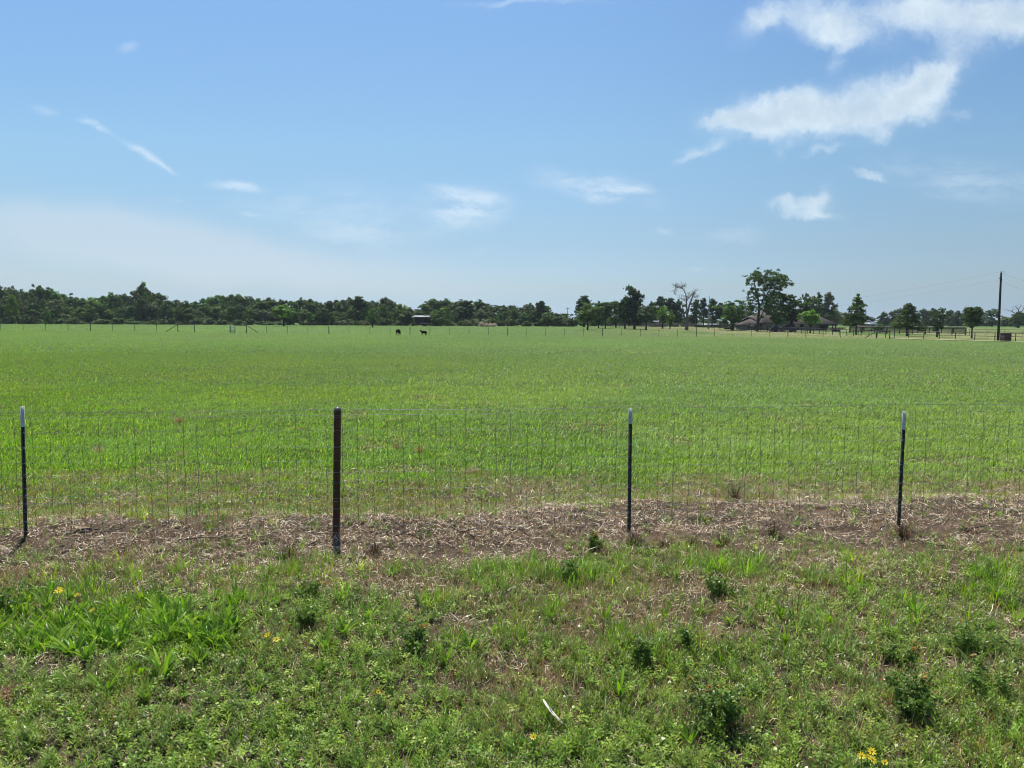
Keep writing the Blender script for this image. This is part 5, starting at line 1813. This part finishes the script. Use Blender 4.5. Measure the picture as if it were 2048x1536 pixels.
def rose_shrub(px, py, w, h, label, seed, red=.3, dense=1.0):
    """twiggy little shrub with small leaflets, young tips reddish"""
    r = np.random.default_rng(seed)
    x, y, z = ground_at(px, py)
    root = empty('wild_shrub', (x, y, z)); tag(root, label, 'shrub', 'small twiggy shrubs in the verge')
    st = MB(); P = []; T = []
    dense *= .50 if h < .4 else .46
    w *= .85 if h < .4 else .8; h *= .78
    ns = int(11 * dense) + 3
    for i in range(ns):
        a = r.uniform(0, 6.283); R_ = w / 2 * r.uniform(.3, 1.35); hh = h * r.uniform(.3, 1.1)
        base = np.array([r.normal(0, .015), r.normal(0, .015), -.01]); tip = np.array([math.cos(a) * R_, math.sin(a) * R_, hh])
        pts = limb(st, base, tip, .0032, .0012, r, .1, 7, 4)
        for j, p in enumerate(pts[1:]):
            for _ in range(int(4 + 2 * dense)):
                t = (j + 1) / 6
                d = r.normal(0, 1, 3); d[2] = abs(d[2]) * .5; d /= np.linalg.norm(d)
                L = r.uniform(.02, .05)
                e = p + d * L
                st.bar(p, e, .0008, 3)
                for k in range(5):                          # compound leaf
                    P.append(p + d * L * (.45 + .16 * k) + r.normal(0, .006, 3)); T.append(t * hh / h)
    st.build('stem', M_STEM, root)
    P = np.array(P); T = np.array(T); N = len(P)
    nn = r.normal(0, .7, (N, 3)) + (0, 0, .9); nn /= np.linalg.norm(nn, axis=1)[:, None]
    isred = r.random(N) < np.clip((T - .74) * 2.6, 0, 1) * (red * 1.5) * (fbm(P[:, 0] * 14 + seed, P[:, 1] * 14, 7, 2) > .5)
    col = np.where(isred[:, None], np.array(CRED)[r.integers(0, 4, N)], np.array(CGREEN)[r.integers(0, 4, N)]) * r.uniform(.8, 1.25, (N, 1))
    V, F, C = leaf_quads(P, r.uniform(.007, .015, N), nn, col, r)
    kid(root, mesh('foliage', V, F, M_WEED, col=C))


for (px, py, w, h, lb, sd_, rd, dn) in [
    (1432, 1455, .34, .42, 'largest dark leafy shrub with orange-red tips, low right of centre', 201, 1.0, 2.6),
    (1822, 1440, .26, .30, 'dark leafy shrub standing alone at the lower right', 202, .25, 2.0),
    (1445, 1195, .30, .24, 'dark round shrub with rusty top, nearest the fence right of the middle post', 203, .35, 2.0),
    (1940, 1310, .30, .24, 'dark shrub amid pale grass near the right frame edge', 204, .2, 1.7),
    (825, 1305, .28, .26, 'bluish dark shrub with orange tips in the middle of the weeds', 205, .9, 1.9),
    (1138, 1162, .22, .20, 'small leafy green shrub left of the middle white-tipped post', 206, .15, 1.5),
    (1188, 1100, .14, .18, 'small upright green weed right beside the middle white-tipped post base', 207, .2, 1.1),
    (618, 1258, .16, .24, 'narrow very dark shrub left of the two yellow blooms', 208, .15, 1.5),
    (612, 1195, .26, .18, 'low yellowish-red tipped shrub just below the round post', 209, .7, 1.2),
    (700, 1405, .0, .0, '', 0, 0, 0),
    (1375, 1300, .12, .20, 'thin shrub with bright red young leaves', 210, .9, .8),
    (1795, 1330, .22, .22, 'sparse shrub with scattered orange leaves at the right', 211, .8, 1.1),
    (1965, 1385, .26, .22, 'sparse leafy shrub with pale brown tips at the right edge', 212, .5, 1.2),
    (12, 1235, .22, .30, 'tall dark green weed at the left frame edge', 214, .1, 1.6),
    (1280, 1330, .14, .22, 'small green shrub with one bright leafy top', 217, .05, 1.1),
]:
    if w > 0:
        rose_shrub(px, py, w, h, lb, sd_, rd, dn)


def strap_leaves(n, L, wd, r, spread=.55, up=.2):
    """a rosette of broad lance-shaped leaves"""
    Vs, Fs, Cs = [], [], []
    m = 0
    for i in range(n):
        a = i * 2.4 + r.uniform(-.4, .4); l = L * r.uniform(.6, 1.1); ww = wd * r.uniform(.7, 1.2)
        lean = r.uniform(.15, .9) * spread + .12; curve = r.uniform(.1, 1.2)
        d = np.array([math.cos(a), math.sin(a), 0]); s = np.array([-math.sin(a), math.cos(a), 0])
        tw = r.uniform(-.5, .5)
        s = s * math.cos(tw) + np.array([0, 0, 1]) * math.sin(tw)
        p = d * .006 + np.array([0, 0, -.005]); segs = 6
        col = np.array([(.10, .22, .025), (.13, .26, .03), (.08, .18, .03), (.19, .31, .045)][r.integers(4)]) * r.uniform(.8, 1.15)
        for k in range(segs + 1):
            t = k / segs
            if k:
                ang = lean + curve * t
                p = p + (l / segs) * (np.array([0, 0, math.cos(ang)]) + d * math.sin(ang))
            wv = ww * (math.sin(math.pi * min(1, t * .80 + .16)) ** 1.2) * (0 if k == segs else 1) * .5
            fold = np.array([0, 0, wv * .5])
            Vs += [p - s * wv + fold, p, p + s * wv + fold]; Cs += [col * .95, col * 1.12, col * .95]
        for k in range(segs):
            b = m + k * 3
            Fs += [(b, b + 1, b + 4, b + 3), (b + 1, b + 2, b + 5, b + 4)]
        m += (segs + 1) * 3
    return np.array(Vs), np.array(Fs), np.array(Cs)


def build_strap_weeds():
    protos = []
    for i in range(5):
        r = np.random.default_rng(300 + i)
        V, F, C = strap_leaves(9 + i % 3 * 2, .17, .020, r)
        protos.append([V, F, C])
    rr = random.Random(12)
    first = {}
    spots = []
    # the thick stand at the left
    for _ in range(135):
        px = rr.uniform(-20, 480); py = 1265 + rr.gauss(0, 1) * 38 + (px - 200) * .04
        if 1195 < py < 1370: spots.append((px, py, 1.0))
    for c in [(105, 1180), (280, 1150), (395, 1150), (430, 1170), (470, 1200), (295, 1400), (365, 1395), (215, 1385), (650, 1300), (690, 1270), (640, 1350), (575, 1330), (850, 1340), (890, 1330), (940, 1300), (1050, 1290),
              (1095, 1300), (1240, 1270), (1260, 1290), (1210, 1240), (1100, 1240), (1330, 1240), (1400, 1230), (1460, 1250), (1660, 1250), (1700, 1200), (1740, 1180), (1830, 1230), (1950, 1180), (1990, 1200), (2020, 1150),
              (1610, 1220), (1560, 1235), (1240, 1395), (1030, 1500), (1075, 1515), (1155, 1510), (1380, 1490), (160, 1440), (240, 1360), (330, 1360), (1570, 1290), (1660, 1300), (1980, 1260), (800, 1250), (740, 1240)]:
        spots.append((c[0], c[1], .85))
    for i, (px, py, s) in enumerate(spots):
        x, y, z = ground_at(px, py)
        k = rr.randrange(5)
        if k not in first:
            V, F, C = protos[k]
            o = mesh('broadleaf_weed', V, F, M_WEED, col=C); first[k] = o
        else:
            o = first[k].copy(); COL.objects.link(o)
        sc = s * rr.uniform(.8, 1.35) * (1.0 if py > 1190 else .8)
        o.location = (x, y, z); o.rotation_euler = (rr.uniform(-.15, .15), rr.uniform(-.15, .15), rr.uniform(0, 6.28)); o.scale = (sc, sc, sc)
        if i < len(spots) - 46:
            lb = 'lance-leaved green weed in the thick stand at the lower left'
            gr = 'lance-leaved weeds in the lower left stand'
        else:
            where = 'left of the round post' if px < 600 else 'below the round post' if px < 960 else 'below the middle white-tipped post' if px < 1450 else 'below the right white-tipped post'
            depth = 'in the straw near the fence' if py < 1215 else 'halfway down the verge' if py < 1345 else 'close to the bottom of the picture'
            lb = f'scattered lance-leaved green weed {where}, {depth}'
            gr = f'scattered lance-leaved weeds {where} {depth}'
        tag(o, lb, 'weed', gr)


build_strap_weeds()


def flower(px, py, label, colr=(.85, .62, .02), rad=.022, petals=8, h=.12, seed=0, tilt=.5):
    r = np.random.default_rng(900 + seed)
    x, y, z = ground_at(px, py + 14)
    # put the bloom where the photo has it: head height h above the ground found a little nearer
    root = empty('yellow_flower', (x, y, z)); tag(root, label, 'flower', 'yellow wildflowers in the verge')
    mb = MB(); mb.tube([(0, .0, -.01), (.004, 0, h * .5), (0, 0, h)], .0016, 4); 
    for k in range(4):
        a = r.uniform(0, 6.28); zz = h * r.uniform(.2, .7); mb.tube([(0, 0, zz), (math.cos(a) * .02, math.sin(a) * .02, zz + .018), (math.cos(a) * .035, math.sin(a) * .035, zz + .016)], [.0012, .003, .0004], 3)
    mb.build('flower_stem', mat_plain('flower_stem', (.06, .12, .03), (.05, .1, .03), 10), root)
    V = []; F = []; C = []
    n = np.array([r.normal(0, .25), -math.sin(tilt), math.cos(tilt)]); n /= np.linalg.norm(n)
    u = np.cross(n, [1, 0, 0]); u /= np.linalg.norm(u); w_ = np.cross(n, u)
    for i in range(petals):
        a = i / petals * 6.283 + r.uniform(-.1, .1); R_ = rad * r.uniform(.85, 1.1)
        d = u * math.cos(a) + w_ * math.sin(a); s = -u * math.sin(a) + w_ * math.cos(a)
        c0 = np.array([0, 0, h])
        pw = rad * 2.2 / petals * 1.15
        pts = [c0 + d * .003, c0 + d * R_ * .55 - s * pw * .5 + n * .003, c0 + d * R_ - s * pw * .35 + n * .004, c0 + d * R_ * .93 + n * .004, c0 + d * R_ + s * pw * .35 + n * .004, c0 + d * R_ * .55 + s * pw * .5 + n * .003]
        b = len(V); V += pts; F += [(b, b + 1, b + 2, b + 3), (b, b + 3, b + 4, b + 5)]; C += [np.array(colr) * r.uniform(.9, 1.1)] * 6
    kid(root, mesh('petals', np.array(V), np.array(F), M_PETAL, col=np.array(C)))
    q = MB(); q.tube([np.array([0, 0, h]) + n * t for t in (0, .004, .007)], [.005, .0045, .001], 8); q.build('flower_centre', mat_plain('flower_centre', (.5, .30, .01), (.4, .22, .01), 40), root)


for i, (px, py, lb, rad) in enumerate([
    (119, 1174, 'yellow flower on the bare soil at the left, larger of the upper pair', .030), (155, 1183, 'yellow flower just right of the larger one on bare soil', .017), (186, 1215, 'small yellow flower below the upper pair at the left', .016),
    (536, 1267, 'yellow flower, left one of the two left of the dark narrow shrub', .020), (554, 1277, 'yellow flower, right one of the two near the dark narrow shrub', .020), (757, 1387, 'single small pale yellow flower among creeping weeds', .013),
    (1067, 1482, 'yellow flower beside the white feather near the bottom', .017), (1741, 1512, 'yellow flower at the bottom right, topmost of the cluster', .020), (1721, 1521, 'yellow flower at the bottom right, leftmost of the cluster', .017),
    (1733, 1522, 'yellow flower at the bottom right, in the middle of the cluster', .010), (1742, 1529, 'yellow flower at the bottom right, lowest big one of the cluster', .020), (1767, 1535, 'yellow flower at the bottom right, rightmost of the cluster', .014)]):
    flower(px, py + 24, lb, rad=rad * 1.25, seed=i, h=.125)
flower(1075, 1500, 'tiny orange flower just below the yellow one by the white feather', (.85, .30, .05), .010, 6, .05, 40)


def feather():
    x, y, z = ground_at(1104, 1455)
    root = empty('white_feather', (x, y, z + .085)); tag(root, 'curved white feather lying on the weeds near the bottom', 'feather')
    a = ground_at(1086, 1432); b = ground_at(1127, 1476)
    A = np.array(a) - np.array((x, y, z)); B = np.array(b) - np.array((x, y, z))
    A[2] = .025; B[2] = .0
    pts = [A * (1 - t) + B * t + np.array([-.014, -.010, .012]) * math.sin(t * math.pi) for t in np.linspace(0, 1, 12)]
    mb = MB(); mb.tube(pts, np.linspace(.0010, .0022, 12), 4); mb.build('quill', M_PALE, root)
    d = (B - A) / np.linalg.norm(B - A); s = np.array([-d[1], d[0], 0.15]); V = []; F = []; r = np.random.default_rng(5)
    for i in range(90):
        t = i / 90; k = t * 11; j = int(k); f = k - j; p = pts[j] * (1 - f) + pts[min(j + 1, 11)] * f
        wv = .008 * math.sin(math.pi * min(1, t * .9 + .08)) ** .7
        for sg in (-1, 1):
            q = p + s * sg * wv * r.uniform(.8, 1.1) - d * wv * .9
            b0 = len(V); V += [p, p + d * .0035, q + d * .0035, q]; F.append((b0, b0 + 1, b0 + 2, b0 + 3))
    kid(root, mesh('vane', np.array(V), np.array(F), mat_plain('white_vane', (.70, .68, .62), (.58, .56, .50), 30, .8)))


feather()


def stick(px0, py0, px1, py1, rad, label, mat, seed, forks=1, lift=.012):
    r = np.random.default_rng(seed)
    a = np.array(ground_at(px0, py0)); b = np.array(ground_at(px1, py1))
    root = empty('fallen_stick', tuple(a)); tag(root, label, 'stick', 'fallen sticks on the straw strip')
    n = 9
    off = r.normal(0, .02, 3)
    pts = []
    for t in np.linspace(0, 1, n):
        p = a * (1 - t) + b * t + off * math.sin(t * math.pi) + r.normal(0, .005, 3)
        p[2] = tz(p[0], p[1]) + rad + lift + .012 * math.sin(t * 9 + seed)
        pts.append(p - a)
    mb = MB(); mb.tube(pts, np.linspace(rad, rad * .45, n), 6)
    mb.build('stem', mat, root, smooth=True)
    for k in range(forks):
        j = 3 + k * 2
        d = pts[j + 1] - pts[j]; d /= np.linalg.norm(d); s = np.array([-d[1], d[0], .25]) * (1 if k % 2 else -1)
        e = pts[j] + (d * .6 + s * .8) * r.uniform(.08, .18)
        m2 = MB(); m2.tube([pts[j], (pts[j] + e) / 2 + r.normal(0, .005, 3), e], [rad * .6, rad * .5, rad * .25], 5); m2.build('twig', mat, root)


ST = [(335, 1082, 510, 1074, .010, 'long dark stick across the straw left of the round post', 'd'), (150, 1064, 252, 1060, .011, 'thick dark stick right of the leftmost thin post', 'd'),
      (170, 1066, 190, 1058, .012, 'short dark lump of wood on the left part of the strip', 'd'), (240, 1095, 275, 1078, .005, 'thin dark stick slanting up in the left straw', 'd'),
      (605, 1052, 646, 1034, .008, 'pale stick propped up just left of the round post', 'p'), (540, 1044, 615, 1056, .005, 'thin greyish stick left of the round post', 'p'),
      (600, 1097, 650, 1078, .008, 'dark twig pointing at the foot of the round post', 'd'), (728, 1038, 752, 1060, .006, 'bleached twig right of the round post', 'p'),
      (750, 1071, 832, 1066, .009, 'dark stick lying flat right of the round post', 'd'), (815, 1074, 860, 1066, .008, 'dark broken stick end in the middle of the strip', 'd'),
      (905, 1060, 948, 1076, .010, 'dark stick on the brush pile between the two middle posts', 'd'), (1024, 1060, 1070, 1058, .005, 'pale straight stem left of the middle white-tipped post', 'p'),
      (1410, 1035, 1432, 1037, .008, 'pale short stick right of the middle white-tipped post', 'p'), (1440, 1036, 1460, 1030, .009, 'pale split piece of wood beyond the pale short stick', 'p'),
      (1575, 1053, 1700, 1056, .004, 'long thin pale stem lying along the right part of the strip', 'p'), (1590, 1044, 1618, 1032, .006, 'grey twig leaning up in the right straw', 'p'),
      (1920, 1055, 1955, 1068, .012, 'dark curved stick right of the rightmost post', 'd'), (1835, 1082, 1870, 1100, .010, 'dark stick drawn as the cast shadow of the rightmost post', 'd'),  # second stick here stands for the shadow the rightmost post casts
      (1878, 985, 1896, 1004, .006, 'pale bent stem in the grass beyond the rightmost post', 'p'), (1918, 1070, 1928, 1098, .006, 'bleached stalk standing in the straw at the right', 'p'),
      (130, 1203, 195, 1209, .004, 'thin straight twig on bare soil under the yellow flowers', 'd'), (1760, 1060, 1785, 1050, .007, 'small dark stick left of the rightmost post', 'd'),
      (10, 1060, 30, 1035, .006, 'grey stick slanting up at the left frame edge', 'p'), (5, 1093, 30, 1070, .004, 'thin pale stem at the left frame edge', 'p'),
      (905, 1486, 930, 1484, .007, 'pale short stick among the creeping weeds at the bottom', 'p'), (1310, 1265, 1322, 1262, .005, 'short grey stick in the weeds under the dark round shrub', 'd')]
for i, (a, b, c, d, r_, lb, m_) in enumerate(ST):
    stick(a, b, c, d, r_, lb, M_TWIG if m_ == 'd' else M_PALE, 400 + i, forks=1 if r_ < .007 else 2)


def dead_tuft(px, py, w, h, label, seed, cols, n=260):
    r = np.random.default_rng(seed)
    x, y, z = ground_at(px, py)
    az = r.uniform(0, 6.283, n)
    rr_ = w * .22 * np.sqrt(r.random(n))
    P = np.stack([rr_ * np.cos(az), rr_ * np.sin(az), np.full(n, -.005)], 1)
    c = np.array(cols)[r.integers(0, len(cols), n)] * r.uniform(.7, 1.3, (n, 1))
    if cols is DB: h *= 1.35; w *= 1.15
    V, F, C = blade_mesh(P, h * r.uniform(.5, 1.2, n), r.uniform(.002, .005, n), az, np.abs(r.normal(.55, .35, n)), r.uniform(0, 1.4, n), c, 3)
    o = mesh('dead_grass_tuft', V, F, M_DRY, col=C); o.location = (x, y, z)
    tag(o, label, 'dead tuft', 'dead grass tufts')


DB = [(.085, .045, .035), (.055, .032, .026), (.12, .07, .05)]
DT = [(.46, .34, .24), (.36, .25, .17), (.56, .46, .34)]
DR = [(.36, .17, .10), (.26, .12, .08), (.44, .28, .18)]
for i, (px, py, w, h, lb, cs) in enumerate([
    (577, 1112, .20, .12, 'dark brown dead tuft left of the round post foot', DB), (748, 1108, .22, .10, 'grey-brown dead tuft right of the round post foot', DB),
    (1268, 1090, .17, .11, 'dark dead tuft at the foot of the middle white-tipped post', DB), (1330, 1092, .15, .07, 'small brown dead tuft between two dark ones', DB),
    (1382, 1092, .15, .09, 'dark reddish dead tuft, right of the small brown one', DB), (1445, 1090, .16, .08, 'low brown dead tuft further right along the strip', DB),
    (1546, 1072, .16, .16, 'tall dark red-brown dead tuft in the right straw', DB), (1806, 1075, .18, .14, 'dark root clump at the foot of the rightmost post', DB),
    (948, 945, .30, .10, 'pale tan dead tuft in the green grass beyond the fence', DT), (1120, 935, .20, .09, 'small pale tuft right of the larger one beyond the fence', DT),
    (790, 840, .55, .08, 'pinkish bare patch of dead grass far out in the pasture', DT), (1905, 930, .7, .07, 'wide flat pale dead patch beyond the rightmost post', DT),
    (1610, 812, .8, .08, 'faint pinkish patch of dead grass in the right pasture', DT), (365, 912, .28, .1, 'pale dead tuft behind the left wire panel', DT),
    (196, 905, .18, .16, 'tall pale seed-head tuft behind the left wire panel', DT), (885, 812, .6, .07, 'thin brown patch in the pasture behind the round post', DT),
    (600, 858, .5, .07, 'reddish dead patch left of the round post top', DR), (357, 845, .2, .18, 'orange-red seedling tuft in the left pasture', DR), (793, 900, .15, .18, 'orange-red tuft behind the wire right of the round post', DR),
    (840, 905, .14, .16, 'small orange-red tuft, right of the taller one behind the wire', DR), (22, 1392, .25, .08, 'rusty red dead tuft at the lower left frame edge', DR), (1955, 1500, .3, .09, 'tan and rusty dead tuft at the lower right', DR),
    (1470, 1000, .12, .20, 'thin dark broken stalk tuft beyond the fence', DB)]):
    dead_tuft(px, py, w, h, lb, 600 + i, cs, n=int(120 + 500 * w))


# ------------------------------------------------------------------ thin summer haze over the fields
def haze():
    m_ = MB(); m_.box(-7200, 7200, -90, 7200, -4, 26)
    m = bpy.data.materials.new('summer_haze'); m.use_nodes = True
    g = NB(m.node_tree)
    v = g.node('ShaderNodeVolumePrincipled')
    v.inputs['Color'].default_value = (.80, .88, 1.0, 1)
    v.inputs['Density'].default_value = 0.00010
    v.inputs['Anisotropy'].default_value = 0.3
    o = g.node('ShaderNodeOutputMaterial'); g.link(v.outputs[0], o.inputs['Volume'])
    ob = m_.build('haze', m)
    tag(ob, 'thin bluish summer haze lying over the fields and trees', kind='stuff')


haze()
